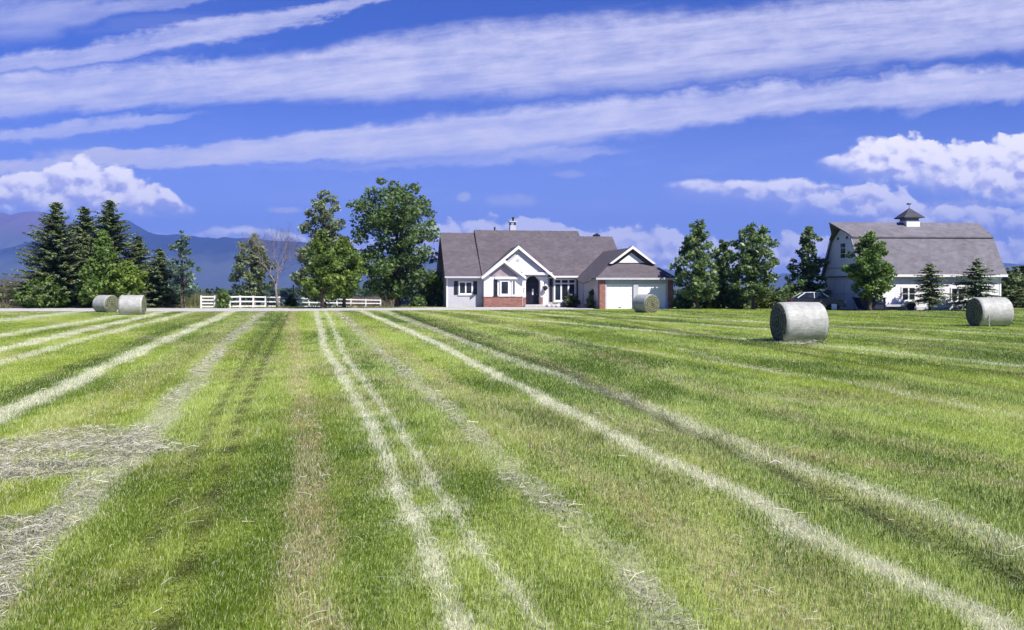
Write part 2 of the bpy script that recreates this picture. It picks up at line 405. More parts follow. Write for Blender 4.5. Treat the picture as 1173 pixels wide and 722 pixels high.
# strips in the hay field: centre line in photo pixels, width in metres at the near and the far end, kind, strength
STRIPS = [
    ([(363, 360), (371, 396), (407, 458), (443, 525), (469, 587), (500, 649), (525, 711)], .19, .42, 'pale', 1.0),
    ([(375, 361), (397, 412), (443, 474), (489, 541), (520, 587), (546, 628), (577, 664), (620, 720)], .14, .32, 'pale', .85),
    ([(389, 360), (417, 386), (474, 438), (546, 499), (598, 546), (649, 592), (711, 644), (765, 700)], .40, .7, 'hay', .7),
    ([(422, 360), (495, 391), (582, 438), (675, 484), (740, 520), (843, 566), (946, 623), (1049, 675), (1130, 716)], .29, .64, 'pale', 1.0),
    ([(448, 360), (510, 383), (598, 417), (680, 445), (740, 466), (879, 523), (987, 559), (1101, 603), (1173, 633)], .42, .8, 'pale', .55),
    ([(263, 358), (206, 383), (129, 417), (67, 448), (0, 479)], .5, .95, 'pale', .9),
    ([(299, 360), (258, 394), (222, 438), (180, 484), (129, 535), (82, 582), (26, 644), (-30, 700)], .58, .75, 'hay', 1.0),
    ([(119, 365), (0, 385)], .8, 1.2, 'pale', .8),
    ([(170, 362), (0, 401)], .7, 1.15, 'pale', .9),
    ([(206, 361), (100, 388), (0, 417)], .5, .9, 'pale', .7),
    ([(60, 361), (0, 368)], 1.2, 2.0, 'pale', .7),
    ([(500, 362), (700, 398), (960, 437), (1173, 480)], .4, .7, 'pale', .30),
    ([(560, 362), (800, 385), (960, 398), (1173, 421)], .45, 1.0, 'pale', .60),
    ([(640, 362), (900, 379), (1173, 396)], .6, 1.3, 'pale', .45),
    ([(760, 364), (960, 374), (1173, 384)], .8, 1.5, 'pale', .5),
    ([(790, 404), (840, 416), (890, 428)], .3, .8, 'hay', .6),
    ([(880, 457), (930, 463), (985, 472)], .35, .8, 'hay', .5),
    ([(335, 381), (345, 453), (356, 556), (356, 660), (371, 721)], .42, .9, 'straw', .75),
    ([(800, 500), (940, 525), (1173, 560)], .7, 1.3, 'straw', .45),
    ([(600, 380), (760, 430), (980, 500), (1173, 540)], .6, 1.2, 'straw', .35),
    ([(330, 360), (304, 412), (278, 468), (258, 535), (232, 608), (206, 685), (190, 722)], .20, .34, 'rut', 1.),
    ([(322, 360), (284, 412), (252, 468), (226, 520)], .18, .34, 'rut', .8),
    ([(462, 360), (540, 390), (640, 424), (760, 482), (900, 548), (1100, 640)], .32, .7, 'rut', .95),
    ([(700, 365), (900, 402), (1173, 452)], .4, .9, 'rut', .7),
    ([(620, 362), (860, 392), (1173, 430)], .5, 1.0, 'rut', .6),
    ([(700, 364), (940, 380), (1173, 402)], .6, 1.2, 'rut', .6),
    ([(232, 364), (150, 395), (60, 432), (0, 458)], .5, .9, 'rut', .5),
    ([(250, 385), (190, 420), (110, 470), (20, 530)], 1.2, 1.6, 'straw', .35),
    ([(560, 470), (700, 560), (860, 680)], .6, 1.0, 'straw', .5),
    ([(640, 420), (760, 470), (900, 530)], .5, .9, 'straw', .35),
]
_S = []
for px, w0, w1, kind, st in STRIPS:
    pts = sorted([(gy(py), wx(p, gy(py))) for p, py in px])
    _S.append((np.array([a for a, b in pts]), np.array([b for a, b in pts]), w0, w1, kind, st))

def pattern(x, d):
    """what grows and lies at field point (x, d): dict of amounts 0..1"""
    out = {k: np.zeros_like(x) for k in ('pale', 'hay', 'straw', 'rut', 'tangle')}
    wob = (fbm(x * .9, d * .9, 3, 21) - .5)
    for D, X, w0, w1, kind, st in _S:
        if st == 0: continue
        xc = np.interp(d, D, X)
        s1 = (X[1] - X[0]) / (D[1] - D[0]); s2 = (X[-1] - X[-2]) / (D[-1] - D[-2])
        xc = np.where(d < D[0], X[0] + (d - D[0]) * s1, xc); xc = np.where(d > D[-1], X[-1] + (d - D[-1]) * s2, xc)
        slope = abs(s2) if len(D) < 3 else abs((X[-1] - X[0]) / (D[-1] - D[0]))
        w = w0 + (w1 - w0) * np.clip((d - 5) / 50, 0, 1)
        w = w * math.sqrt(1 + min(slope, 3.) ** 2) * .44
        q = np.abs(x - xc + wob * w * (.7 if kind == 'rut' else 1.35)) / w
        m = 1 - sstep(.45, 1.35, q)
        if len(D) < 4 and kind == 'hay':
            m = m * sstep(D[0] - 1.5, D[0] + .5, d) * (1 - sstep(D[-1] - .5, D[-1] + 1.5, d))
        out[kind] = np.maximum(out[kind], m * st * np.clip((.8 if kind == 'rut' else .55) + (.4 if kind == 'rut' else .9) * fbm(x * 1.3 + 7, d * .7, 3, 33), 0, 1.1))
    # the loose hay left lying at the left
    for cx, cy_, rx, ry, g in [(62, 515, 1.5, 1.0, .75), (12, 540, 1.2, .6, .85), (92, 502, .9, .7, .6), (0, 615, .5, .6, .5)]:
        yy = gy(cy_); xx = wx(cx, yy)
        e = ((x - xx) / rx) ** 2 + ((d - yy) / ry) ** 2
        out['tangle'] = np.maximum(out['tangle'], g * (1 - sstep(.3, 1.3, e + 1.6 * (fbm(x * 1.5, d * 1.5, 3, 5) - .5))))
    out['hay'] = np.maximum(out['hay'], out['tangle'] * .8)
    return out

GREEN_A = np.array([.074, .146, .008]); GREEN_B = np.array([.292, .378, .032]); YEL = np.array([.60, .70, .24])
PALE = np.array([.84, .83, .64]); STRAW = np.array([.60, .46, .31]); HAYC = np.array([.58, .55, .46]); SOIL = np.array([.075, .085, .03])

def sward_colour(x, d, rng=None):
    """own colour of the sward at a point; with rng, of single blades there"""
    p = pattern(x + (rng.normal(0, 1, len(x)) * (.018 + .0009 * d) if rng is not None else 0), d)
    s = x + .245 * d                       # across the mowing direction
    lane_ = fbm(s * .55, d * .04, 3, 71)
    patch = fbm(x * .35, d * .22, 4, 9); fine = fbm(x * 2.2, d * 1.1, 3, 15)
    streak = fbm(s * 1.5 + 40, d * .035, 4, 52)
    n = len(x)
    r = rng.random(n) if rng is not None else np.full(n, .5)
    r2 = rng.random(n) if rng is not None else np.full(n, .5)
    g = np.clip(.15 + .9 * (lane_ - .5) * 2.8 + 1.1 * (patch - .22) + .9 * (fine - .5) + .35 * (r - .5) * 2, 0, 1)
    c = GREEN_A + (GREEN_B - GREEN_A) * g[:, None]
    yel = np.clip((patch - .42) * 1.6 + (fine - .5) * .9 + (streak - .5) * 1.8 + .20, .05, .85)
    if rng is not None: yel = (r2 < yel * .62).astype(float) * .8
    else: yel = yel * .5
    c = c + (YEL - c) * yel[:, None]
    dry = sstep(.57, .72, fbm(x * .5 + 31, d * .25 + 3, 4, 44)) * .35
    m = np.maximum(p['straw'], dry)
    def over(c, col, amt, k=1.):
        a = np.clip(amt, 0, 1)
        if rng is not None: a = (rng.random(n) < a) * k
        return c + (col - c) * a[:, None]
    rust = sstep(.55, .7, fbm(x * .8 + 3, d * .5, 3, 88))
    c = over(c, STRAW * (1 - .35 * rust[:, None] * np.array([.4, .8, .9])), m * .58, .85)
    c = over(c, PALE, p['pale'] * .84, .95)
    c = over(c, HAYC, p['hay'] * .56, .9)
    c = c * (1 - .72 * p['rut'])[:, None]
    return c, p

# ground sheet, fine where the field is, coarse out to the horizon
xs = np.concatenate([-np.geomspace(16000, 62, 26), np.arange(-60, 60.01, .3), np.geomspace(62, 16000, 26)])
ys = np.concatenate([-np.geomspace(3000, 6, 12), np.arange(-4, 90, .3), np.geomspace(91, 16000, 60)])
GX, GY = np.meshgrid(xs, ys); gx, gyy = GX.ravel(), GY.ravel()
gzz = ground_z(gx, gyy)
colr_, pp = sward_colour(gx, gyy)
base = colr_ * .62 + SOIL * .30
far = sstep(85, 110, gyy)
rough_c = np.array([.13, .125, .055]) + (fbm(gx * .05, gyy * .03, 3, 8)[:, None] - .5) * np.array([.10, .06, .04])
valley = np.array([.07, .10, .035]) + (fbm(gx * .004, gyy * .0015, 3, 18)[:, None] - .5) * np.array([.10, .08, .04])
base = base * (1 - far[:, None]) + rough_c * far[:, None]
f2 = sstep(250, 500, gyy)[:, None]; base = np.clip(base * (1 - f2) + valley * f2, .01, .8)
nx, ny = len(xs), len(ys)
i0 = (np.arange(ny - 1)[:, None] * nx + np.arange(nx - 1)[None, :]).ravel()
quads = np.stack([i0, i0 + 1, i0 + nx + 1, i0 + nx], 1)
me = np_mesh('ground', np.stack([gx, gyy, gzz], 1), np.full(len(quads), 4), quads.ravel(), base, 'POINT')
mg = mat_attr('sward', transl=0, rough=.95, spec=.1, nscale=14)
ground = tag(link_mesh('ground', me, mg, None, True), kind='structure')

# gravel lane and the concrete apron, sheets a little above the ground
def sheet(name, front, back, mat, z):
    n = len(front); V = [(x, y, z) for x, y in front] + [(x, y, z) for x, y in back]
    me = bpy.data.meshes.new(name); me.from_pydata(V, [], [(i, i + 1, n + i + 1, n + i) for i in range(n - 1)])
    return tag(link_mesh(name, me, mat), kind='structure')
m_gravel = mat_noisy('gravel', (.45, .43, .415), .25, 2.2, .95, .5, 60)
m_conc = mat_noisy('concrete', (.46, .44, .43), .1, 1.2, .9)
lx = [-220, -90, -45, -22, -12, -5, 0, 4, 7.2]
sheet('gravel_lane', [(x, float(edge_y(x)) - .2) for x in lx], [(-220, 76.8), (-90, 76.8), (-45, 76.8), (-22, 77), (-12, 77.5), (-5, 80.4), (0, 81.0), (4, 81.4), (7.2, 81.6)], m_gravel, .03)
# ------------------------------------------------------------------ mountains (structure, kilometres away)
def mountain(name, prof, dist, depth, mat, seed, rough=.34, nx=260, ny=46):
    pxs = np.array([p for p, q in prof], float); qs = np.array([q for p, q in prof], float)
    tt = np.linspace((pxs[0] - HX) / F, (pxs[-1] - HX) / F, nx)
    crest = np.interp(tt * F + HX, pxs, qs)
    H = (HY - crest) * dist / F + 12
    H = H * (1 + .09 * (fbm(tt * 60 + seed, tt * 0 + .5, 5, seed) - .5))
    vv = np.linspace(0, 1, ny)
    T, Vv = np.meshgrid(tt, vv)
    Yd = dist - depth * .75 + depth * 1.5 * Vv
    X = T * dist + (T * 0)
    shape = np.clip(1 - np.abs(Vv - .5) * 2, 0, 1)
    rid = 1 - np.abs(2 * fbm(X / (depth * .28) + seed, Yd / (depth * .45), 5, seed) - 1)
    rid = (rid - .75)
    crestm = np.exp(-((Vv - .5) / .09) ** 2)
    Z = H[None, :] * (shape ** 1.15 + rough * rid * (1 - .75 * crestm) * (shape > 0) * 1.6 * np.sqrt(np.clip(shape, 0, 1))) - 14
    V = np.stack([X.ravel(), Yd.ravel(), Z.ravel()], 1)
    i0 = (np.arange(ny - 1)[:, None] * nx + np.arange(nx - 1)[None, :]).ravel()
    q = np.stack([i0, i0 + 1, i0 + nx + 1, i0 + nx], 1)
    o = link_mesh(name, np_mesh(name, V, np.full(len(q), 4), q.ravel()), mat, None, True)
    return tag(o, kind='structure')
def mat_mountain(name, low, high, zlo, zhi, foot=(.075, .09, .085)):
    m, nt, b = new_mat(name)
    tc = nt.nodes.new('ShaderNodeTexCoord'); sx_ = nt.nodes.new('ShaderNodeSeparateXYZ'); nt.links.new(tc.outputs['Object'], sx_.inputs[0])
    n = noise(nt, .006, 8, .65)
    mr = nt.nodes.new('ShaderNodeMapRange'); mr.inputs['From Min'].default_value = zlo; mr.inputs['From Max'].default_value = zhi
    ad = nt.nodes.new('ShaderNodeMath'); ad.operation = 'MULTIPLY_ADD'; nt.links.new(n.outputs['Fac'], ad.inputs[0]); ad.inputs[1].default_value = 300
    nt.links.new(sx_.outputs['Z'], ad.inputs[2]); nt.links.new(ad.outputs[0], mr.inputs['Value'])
    nt.links.new(ramp(nt, mr.outputs[0], [(0, foot), (.28, foot), (.42, low), (.6, tuple(x * .8 for x in low)), (.8, high), (1, tuple(x * 1.2 for x in high))]), b.inputs['Base Color'])  # haze at the mountain base put into the foot colour
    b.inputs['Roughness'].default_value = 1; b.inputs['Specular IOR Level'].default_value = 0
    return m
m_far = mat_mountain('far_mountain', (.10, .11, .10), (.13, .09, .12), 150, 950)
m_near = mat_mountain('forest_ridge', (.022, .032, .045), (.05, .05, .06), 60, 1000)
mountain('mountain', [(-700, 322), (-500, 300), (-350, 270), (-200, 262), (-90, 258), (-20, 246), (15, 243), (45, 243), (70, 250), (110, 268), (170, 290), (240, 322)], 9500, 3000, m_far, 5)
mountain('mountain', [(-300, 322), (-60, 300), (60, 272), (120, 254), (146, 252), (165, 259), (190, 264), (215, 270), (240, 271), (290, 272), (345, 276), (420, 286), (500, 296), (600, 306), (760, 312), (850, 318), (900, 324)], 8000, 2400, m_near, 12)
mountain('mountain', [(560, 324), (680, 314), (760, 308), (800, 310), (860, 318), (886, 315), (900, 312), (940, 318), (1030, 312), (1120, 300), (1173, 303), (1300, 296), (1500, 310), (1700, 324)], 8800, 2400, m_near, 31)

# air: even, thin, and blue
haze = MB().box(-15500, 15500, -60, 13500, -16, 1050).build('haze', None); tag(haze, kind='stuff')
mh = bpy.data.materials.new('air'); mh.use_nodes = True; mh.node_tree.nodes.clear()
pv = mh.node_tree.nodes.new('ShaderNodeVolumePrincipled'); pv.inputs['Color'].default_value = (.20, .37, 1.0, 1); pv.inputs['Density'].default_value = 9.5e-5; pv.inputs['Anisotropy'].default_value = 0
hm = mh.node_tree.nodes.new('ShaderNodeOutputMaterial'); mh.node_tree.links.new(pv.outputs[0], hm.inputs['Volume'])
haze.data.materials.append(mh)

# ------------------------------------------------------------------ the cut grass
def blades(N, seed):
    rng = np.random.default_rng(seed)
    # blades thin out and grow coarser with distance, without steps
    dg = np.linspace(3.6, 76, 4000); wg = .0013 + .00040 * dg
    pdf = (.63 * dg + 3.6) * wg ** -1.45; cdf = np.cumsum(pdf); cdf /= cdf[-1]
    d = np.interp(rng.random(N), cdf, dg)
    x = (rng.random(N) * 2 - 1) * (.63 * d + 3.6)
    g_ = .09 + .004 * d
    tx = np.round(x / g_ + (rng.random(N) - .5)) * g_; ty = np.round(d / g_ + (rng.random(N) - .5)) * g_
    j = vnoise(tx * 37.1, ty * 41.3, 3) * 6.28; pull = rng.random(N) * .45
    x = x + (tx + .04 * np.cos(j) - x) * pull; d = d + (ty + .04 * np.sin(j) - d) * pull
    k = d < edge_y(x) - .1 + .25 * (rng.random(N) - .5)
    x, d = x[k], d[k]
    c, p = sward_colour(x, d, rng); n = len(x)
    hh = (.030 + .050 * rng.random(n)) * (.55 + .9 * fbm(x * 1.1, d * .7, 3, 61)) * (1 - .6 * p['rut']) * (1 - .5 * p['hay'])
    a = rng.random(n) * math.pi; lean = rng.normal(0, .24, (n, 2)) * (1 + 1.0 * np.clip(p['pale'] + p['hay'], 0, 1))[:, None]
    lean[:, 0] += .08; lean[:, 1] -= .18 * np.clip(p['pale'], 0, 1)
    w = (.0013 + .00040 * d) * (.6 + .8 * rng.random(n))
    b = np.stack([x, d, ground_z(x, d) - .004], 1)
    side = np.stack([np.cos(a), np.sin(a), np.zeros(n)], 1) * (w * .5)[:, None]
    up = np.stack([lean[:, 0] * hh, lean[:, 1] * hh, hh], 1)
    tipb = rng.random(n) < .40
    wt_ = rng.random(n) < .07 + .22 * np.clip(p['pale'] + p['straw'], 0, 1)      # dead, bleached tips
    ct = np.where(tipb[:, None], c * .42 + YEL * .72, c); ct = np.where(wt_[:, None], np.array([.84, .82, .60]), ct)
    two = rng.random(n) < 1 - sstep(8, 13, d)
    out = []
    q = two; n2 = int(q.sum())
    mid = b[q] + up[q] * .55 - np.stack([lean[q, 0] * hh[q] * .18, lean[q, 1] * hh[q] * .18, -.05 * hh[q]], 1)
    V = np.stack([b[q] - side[q], b[q] + side[q], mid + side[q] * .8, mid - side[q] * .8, b[q] + up[q]], 1).reshape(-1, 3)
    o = np.arange(n2) * 5
    out.append((V, np.stack([o, o + 1, o + 2, o + 3, o + 3, o + 2, o + 4], 1).ravel(), np.tile([4, 3], n2), np.stack([c[q] * .92, ct[q]], 1).reshape(-1, 3)))
    q = ~two; n1 = int(q.sum())
    V = np.stack([b[q] - side[q], b[q] + side[q], b[q] + up[q]], 1).reshape(-1, 3)
    m = (rng.random(n1) < .45)[:, None]
    out.append((V, np.arange(n1 * 3), np.full(n1, 3), np.where(m, ct[q], c[q])))
    return [(V, i, f, np.clip(t, 0, .86)) for V, i, f, t in out]
parts = blades(2700000, 1)
off = 0; Vs = []; Is = []
for V, idx, fn, t in parts:
    Vs.append(V); Is.append(idx + off); off += len(V)
me = np_mesh('grass', np.concatenate(Vs), np.concatenate([p[2] for p in parts]), np.concatenate(Is), np.concatenate([p[3] for p in parts]))
m_blade = mat_attr('grass_blade', transl=.35, rough=.6, spec=.3)
tag(link_mesh('grass', me, m_blade), kind='stuff')

# loose hay stalks lying on the raked strips
rng = np.random.default_rng(8)
n = 760000
d = np.exp(rng.random(n) * math.log(66 / 4.6)) * 4.6; x = (rng.random(n) * 2 - 1) * (.63 * d + 3.6)
p = pattern(x, d)
keep = rng.random(n) < np.clip(p['tangle'] * .8 + p['hay'] ** 1.3 * .62 * np.clip(3.2 * fbm(x * 1.1, d * .6, 4, 91) - 1.25, .05, 1) + p['pale'] * .05 + p['straw'] * .03 + .003, 0, 1)
x, d, hay = x[keep], d[keep], p['hay'][keep]
# wisps where the big bale was dropped, and a few stalks caught by it
bx, by = wx(925, 30.1), 30.05
ex = rng.normal(bx, .32, 260); ed = rng.normal(by, .10, 260); x = np.concatenate([x, ex]); d = np.concatenate([d, ed]); hay = np.concatenate([hay, np.full(260, 1.4)])
n = len(x)
ln = (.04 + .15 * rng.random(n) ** 1.7) * (1 + .004 * d); wd = .0015 + .00030 * d
a = rng.random(n) * 6.283
dirv = np.stack([np.cos(a), np.sin(a), rng.normal(0, .18, n)], 1)
z0 = ground_z(x, d) + .02 + rng.random(n) ** 1.5 * .085 * (.4 + hay)
c0 = np.stack([x, d, z0], 1); e1 = c0 - dirv * ln[:, None] * .5; e2 = c0 + dirv * ln[:, None] * .5
e1[:, 2] = np.maximum(e1[:, 2], .01); e2[:, 2] = np.maximum(e2[:, 2], .01)
mid = c0 + rng.normal(0, 1, (n, 3)) * ln[:, None] * .08 + np.array([0, 0, .006])
sd_ = np.stack([-np.sin(a), np.cos(a), rng.normal(0, .6, n)], 1) * wd[:, None] * .5
V = np.stack([e1 - sd_, e1 + sd_, mid + sd_, mid - sd_, e2 + sd_, e2 - sd_], 1).reshape(-1, 3)
o = np.arange(n) * 6
idx = np.stack([o, o + 1, o + 2, o + 3, o + 3, o + 2, o + 4, o + 5], 1).ravel()
hc = np.array([.50, .48, .40]) * (.3 + .85 * rng.random((n, 1))) * np.array([1, 1, 1.02]) + (rng.random((n, 1)) < .25) * np.array([.14, .12, .06])
me = np_mesh('loose_hay', V, np.full(n * 2, 4), idx, np.repeat(np.clip(hc, 0, .8), 2, 0))
tag(link_mesh('loose_hay', me, mat_attr('hay_stalk', transl=.15, rough=.7)), kind='stuff')
# ------------------------------------------------------------------ shared materials
m_white = mat_noisy('white_trim', (.78, .77, .78), .05, 2, .5)
m_siding = mat_siding('house_siding', (.47, .46, .51))
m_sidingw = mat_siding('white_siding', (.76, .75, .77))
m_barnw = mat_siding('barn_siding', (.76, .75, .80), .2)
m_barnr = mat_shingle('barn_shingle', (.145, .137, .155))
m_roof = mat_shingle('house_shingle', (.098, .084, .096))
m_brick = mat_brick('red_brick')
m_glass = mat_glass('window_glass')
m_shut = mat_noisy('dark_shutter', (.018, .020, .032), .3, 6, .5)
m_door = mat_noisy('front_door', (.014, .013, .025), .3, 5, .35)
m_gdoor = mat_noisy('garage_door', (.80, .79, .80), .04, 1.5, .45)
m_dark = mat_noisy('dark_metal', (.03, .03, .035), .3, 8, .45)
m_grey = mat_noisy('grey_trim', (.50, .50, .55), .1, 3, .6)
m_bark = mat_noisy('bark', (.11, .085, .065), .4, 9, .95, .8, 25)
m_barkg = mat_noisy('grey_bark', (.20, .175, .17), .35, 9, .95, .6, 25)
m_fence = mat_noisy('white_vinyl', (.80, .79, .80), .05, 4, .4)
m_leaf = mat_attr('leaves', transl=.45, rough=.5, spec=.45)
m_needle = mat_attr('needles', transl=.10, rough=.6, spec=.35)

# ------------------------------------------------------------------ trees
def leaf_quads(C, size, rng, flat=.0, elong=1.35):
    n = len(C)
    nrm = rng.normal(0, 1, (n, 3)); nrm[:, 2] = np.abs(nrm[:, 2]) + flat
    nrm /= np.linalg.norm(nrm, axis=1)[:, None]
    t = np.cross(nrm, rng.normal(0, 1, (n, 3))); t /= np.linalg.norm(t, axis=1)[:, None] + 1e-9
    b = np.cross(nrm, t)
    s = (size * (.55 + .9 * rng.random(n)))[:, None] if np.isscalar(size) else (size * (.6 + .8 * rng.random(n)))[:, None]
    a1 = t * s * .5 * elong; b1 = b * s * .42
    V = np.stack([C - a1, C + b1 - a1 * .1, C + a1, C - b1 + a1 * .15], 1).reshape(-1, 3)
    return V, np.arange(n * 4), np.full(n, 4)

def limb_mesh(paths, mat, root, name='trunk'):
    mb = MB()
    for pts, rad, seg in paths: mb.tube(pts, rad, seg)
    return mb.build(name, mat, root, True)

def broadleaf(name, label, x, y, h, w, prof, trunk_h, n_leaf, leaf, cols, seed, group=None, clumps=46, cl=.15, bark=None, cat='tree', z0=None, shell=.5, trunk_r=None, holes=0):
    """prof: (height share, radius share) of the crown's outline; cols: two leaf greens"""
    rng = np.random.default_rng(seed); rnd = random.Random(seed)
    z0 = float(ground_z(x, y)) if z0 is None else z0
    root = empty(name, (x, y, z0), 0, label, cat, group)
    pt = np.array([a for a, b in prof]); pr = np.array([b for a, b in prof])
    cc = []; cs = []
    ch = h - trunk_h
    wts = np.interp(np.linspace(0, 1, 200), pt, pr) + .08; cdf = np.cumsum(wts) / wts.sum()
    for i in range(clumps):
        t = float(np.interp((i + rng.random()) / clumps, cdf, np.linspace(0, 1, 200)))
        az = i * 2.39996 + rng.normal(0, .5); rr = np.interp(t, pt, pr) * w * .5
        lump = .82 + .36 * float(vnoise(np.array([az * 1.2 + seed]), np.array([t * 5.0]), seed)[0])
        q = (rng.random() ** shell) * lump
        s = cl * w * (.65 + .7 * rng.random()) * (.55 + .45 * min(1, np.interp(t, pt, pr)))
        r_ = max(0, rr * q - s * .45)
        cc.append((r_ * math.cos(az), r_ * math.sin(az), trunk_h + ch * t - s * .3)); cs.append(s)
    cc = np.array(cc); cs = np.array(cs)
    wgt = cs ** 1.6; cnt = np.maximum(8, (n_leaf * wgt / wgt.sum()).astype(int))
    Cs = []; T = []
    c0, c1 = np.array(cols[0]), np.array(cols[1])
    for c, s, k in zip(cc, cs, cnt):
        g = rng.normal(0, 1, (k, 3)); g /= np.linalg.norm(g, axis=1)[:, None]
        g *= (s * (.35 + .75 * rng.random(k) ** .6))[:, None]
        g[:, 2] *= .72
        Cs.append(c + g)
        m = np.clip(rng.random() * .55 + .45 * rng.random(k), 0, 1)
        T.append(c0 + (c1 - c0) * m[:, None])
    C = np.concatenate(Cs); T = np.concatenate(T)
    C[:, 2] = np.maximum(C[:, 2], .08)
    if len(cols) > 2:
        k = rng.random(len(C)) < .12; T[k] = cols[2]
    T *= (.7 + .5 * rng.random(len(T)) + .7 * (rng.random(len(T)) < .14))[:, None]
    V, idx, fn = leaf_quads(C, leaf, rng, .25)
    link_mesh('crown' if cat == 'tree' else 'foliage', np_mesh('crown', V, fn, idx, T), m_leaf, root)
    tr = trunk_r or .018 * h + .04
    top = trunk_h + ch * .8
    wob = [(rnd.uniform(-.1, .1) * tr * 3, rnd.uniform(-.1, .1) * tr * 3) for _ in range(7)]
    zs = [-.12, trunk_h * .25, trunk_h * .7, trunk_h, trunk_h + ch * .25, trunk_h + ch * .5, top]
    pts = [(a * min(1, z / max(trunk_h, .3)), b * min(1, z / max(trunk_h, .3)), z) for (a, b), z in zip(wob, zs)]
    paths = [(pts, [tr * 1.35, tr * 1.05, tr * .92, tr * .85, tr * .62, tr * .38, tr * .1], 9)]
    order = rng.permutation(len(cc))[:min(len(cc), 26)]
    for i in order:
        c = cc[i]; zb = max(trunk_h * .85, min(c[2] * .72, top * .9)); f = (zb - trunk_h) / max(ch, .1)
        a = Vector((0, 0, zb)); b = Vector(c); m = a.lerp(b, .5) + Vector((0, 0, -.06 * (b - a).length))
        r0 = tr * (.45 - .28 * max(0, min(1, f)))
        paths.append(([a, m, b], [r0, r0 * .6, r0 * .18], 5))
    limb_mesh(paths, bark or m_bark, root, 'trunk' if cat == 'tree' else 'stem')
    return root

def conifer(name, label, x, y, h, w, n_whorl, cols, seed, group=None, clear=.25, spray=.34, power=.85, droop=.18, up=.35, dens=1.0, bark=None, ragged=.25):
    rng = np.random.default_rng(seed)
    root = empty(name, (x, y, float(ground_z(x, y))), 0, label, 'tree', group)
    paths = [([(0, 0, -.1), (.02, .01, h * .4), (0, .02, h * .75), (0, 0, h * .99)], [.02 * h + .05, .016 * h, .008 * h, .012], 8)]
    Vs = []; Ts = []
    c0, c1 = np.array(cols[0]), np.array(cols[1])
    for i in range(n_whorl):
        t = i / (n_whorl - 1)
        z = clear + (h - clear) * (t ** .92) * .985
        L0 = w * .5 * ((1 - t) ** power) + .16
        if t < .12: L0 *= .72 + 2.3 * t
        nb = max(5, int((9 + 3 * (1 - t)) * dens))
        for k in range(nb):
            az = k * 6.283 / nb + i * 1.1 + rng.normal(0, .22)
            L = L0 * (1 + ragged * rng.normal()); L = max(.12, L)
            zz = z + rng.normal(0, .12)
            d = np.array([math.cos(az), math.sin(az)])
            ns = max(3, int(L / (spray * .42)))
            tt = np.linspace(.12, 1, ns)
            zc = zz - droop * L * 2.2 * tt + (droop * 2.2 + up * (.2 - .5 * (1 - t))) * L * tt ** 2.0 + (.55 * L * tt if t > .93 else 0)
            paths.append(([(0, 0, zz), (d[0] * L * .5, d[1] * L * .5, float(np.interp(.5, tt, zc))), (d[0] * L * .96, d[1] * L * .96, float(zc[-1]))], [.022 * L ** .5 + .006, .014 * L ** .5 + .003, .004], 3))
            side = np.array([-d[1], d[0]])
            shade = rng.random() * .6
            for j in range(ns):
                base = np.array([d[0] * L * tt[j], d[1] * L * tt[j], zc[j]])
                for sgn in (-1, 1, 0, 2):
                    ln = spray * (.6 + .8 * rng.random()) * (1.15 - .45 * tt[j]) * (1 if sgn != 2 else .7)
                    if sgn in (0, 2): dd = d * (1 if sgn == 0 else .5) + side * rng.normal(0, .35)
                    else: dd = d * .62 + side * sgn * (.8 + rng.normal(0, .2))
                    v = np.array([dd[0], dd[1], rng.normal(-.12, .2) - (.75 if sgn == 2 else 0)]); v /= np.linalg.norm(v)
                    sd3 = np.cross(v, np.array([rng.normal(0, .5), rng.normal(0, .5), 1.])); sd3 /= np.linalg.norm(sd3) + 1e-9
                    wq = ln * (.42 + .2 * rng.random())
                    b0 = base - v * ln * .15
                    Vs.append(np.stack([b0, base + v * ln * .45 + sd3 * wq * .5, base + v * ln, base + v * ln * .45 - sd3 * wq * .5]))
                    m = np.clip(shade + .4 * rng.random() + .25 * (tt[j] > .75), 0, 1)
                    Ts.append((c0 + (c1 - c0) * m) * (.8 + .4 * rng.random()))
    V = np.concatenate(Vs); n = len(Vs)
    V[:, 2] = np.maximum(V[:, 2], .05)
    link_mesh('crown', np_mesh('crown', V, np.full(n, 4), np.arange(n * 4), np.array(Ts)), m_needle, root)
    limb_mesh(paths, bark or m_bark, root)
    return root

def bare_tree(name, label, x, y, h, w, seed, mat):
    rnd = random.Random(seed)
    root = empty(name, (x, y, float(ground_z(x, y))), 0, label, 'tree')
    trunk = MB(); twigs = MB()
    def grow(p, d, L, r, lev):
        mb = trunk if lev < 3 else twigs
        pts = [p]; q = p.copy(); dd = d.copy()
        for s in range(3):
            dd = (dd + Vector((rnd.uniform(-.16, .16), rnd.uniform(-.16, .16), .06))).normalized(); q = q + dd * L / 3; pts.append(q.copy())
        mb.tube(pts, [r, r * .88, r * .74, r * .6], 7 if lev < 2 else (4 if lev < 4 else 3), cap=lev < 2)
        if lev >= 6 or r < .004: return
        k = 3
        for i in range(k):
            a = rnd.uniform(.30, .78); az = i * 6.283 / k + rnd.uniform(-.7, .7)
            o = dd.orthogonal().normalized(); o = Matrix.Rotation(az, 3, dd) @ o
            grow(pts[-1] if i else pts[2], (dd * math.cos(a) + o * math.sin(a)).normalized(), L * rnd.uniform(.70, .88), r * .60, lev + 1)
    grow(Vector((0, 0, -.1)), Vector((0, 0, 1)), h * .325, .14, 0)
    trunk.build('trunk', mat, root, True); twigs.build('twigs', mat, root, True)
    return root

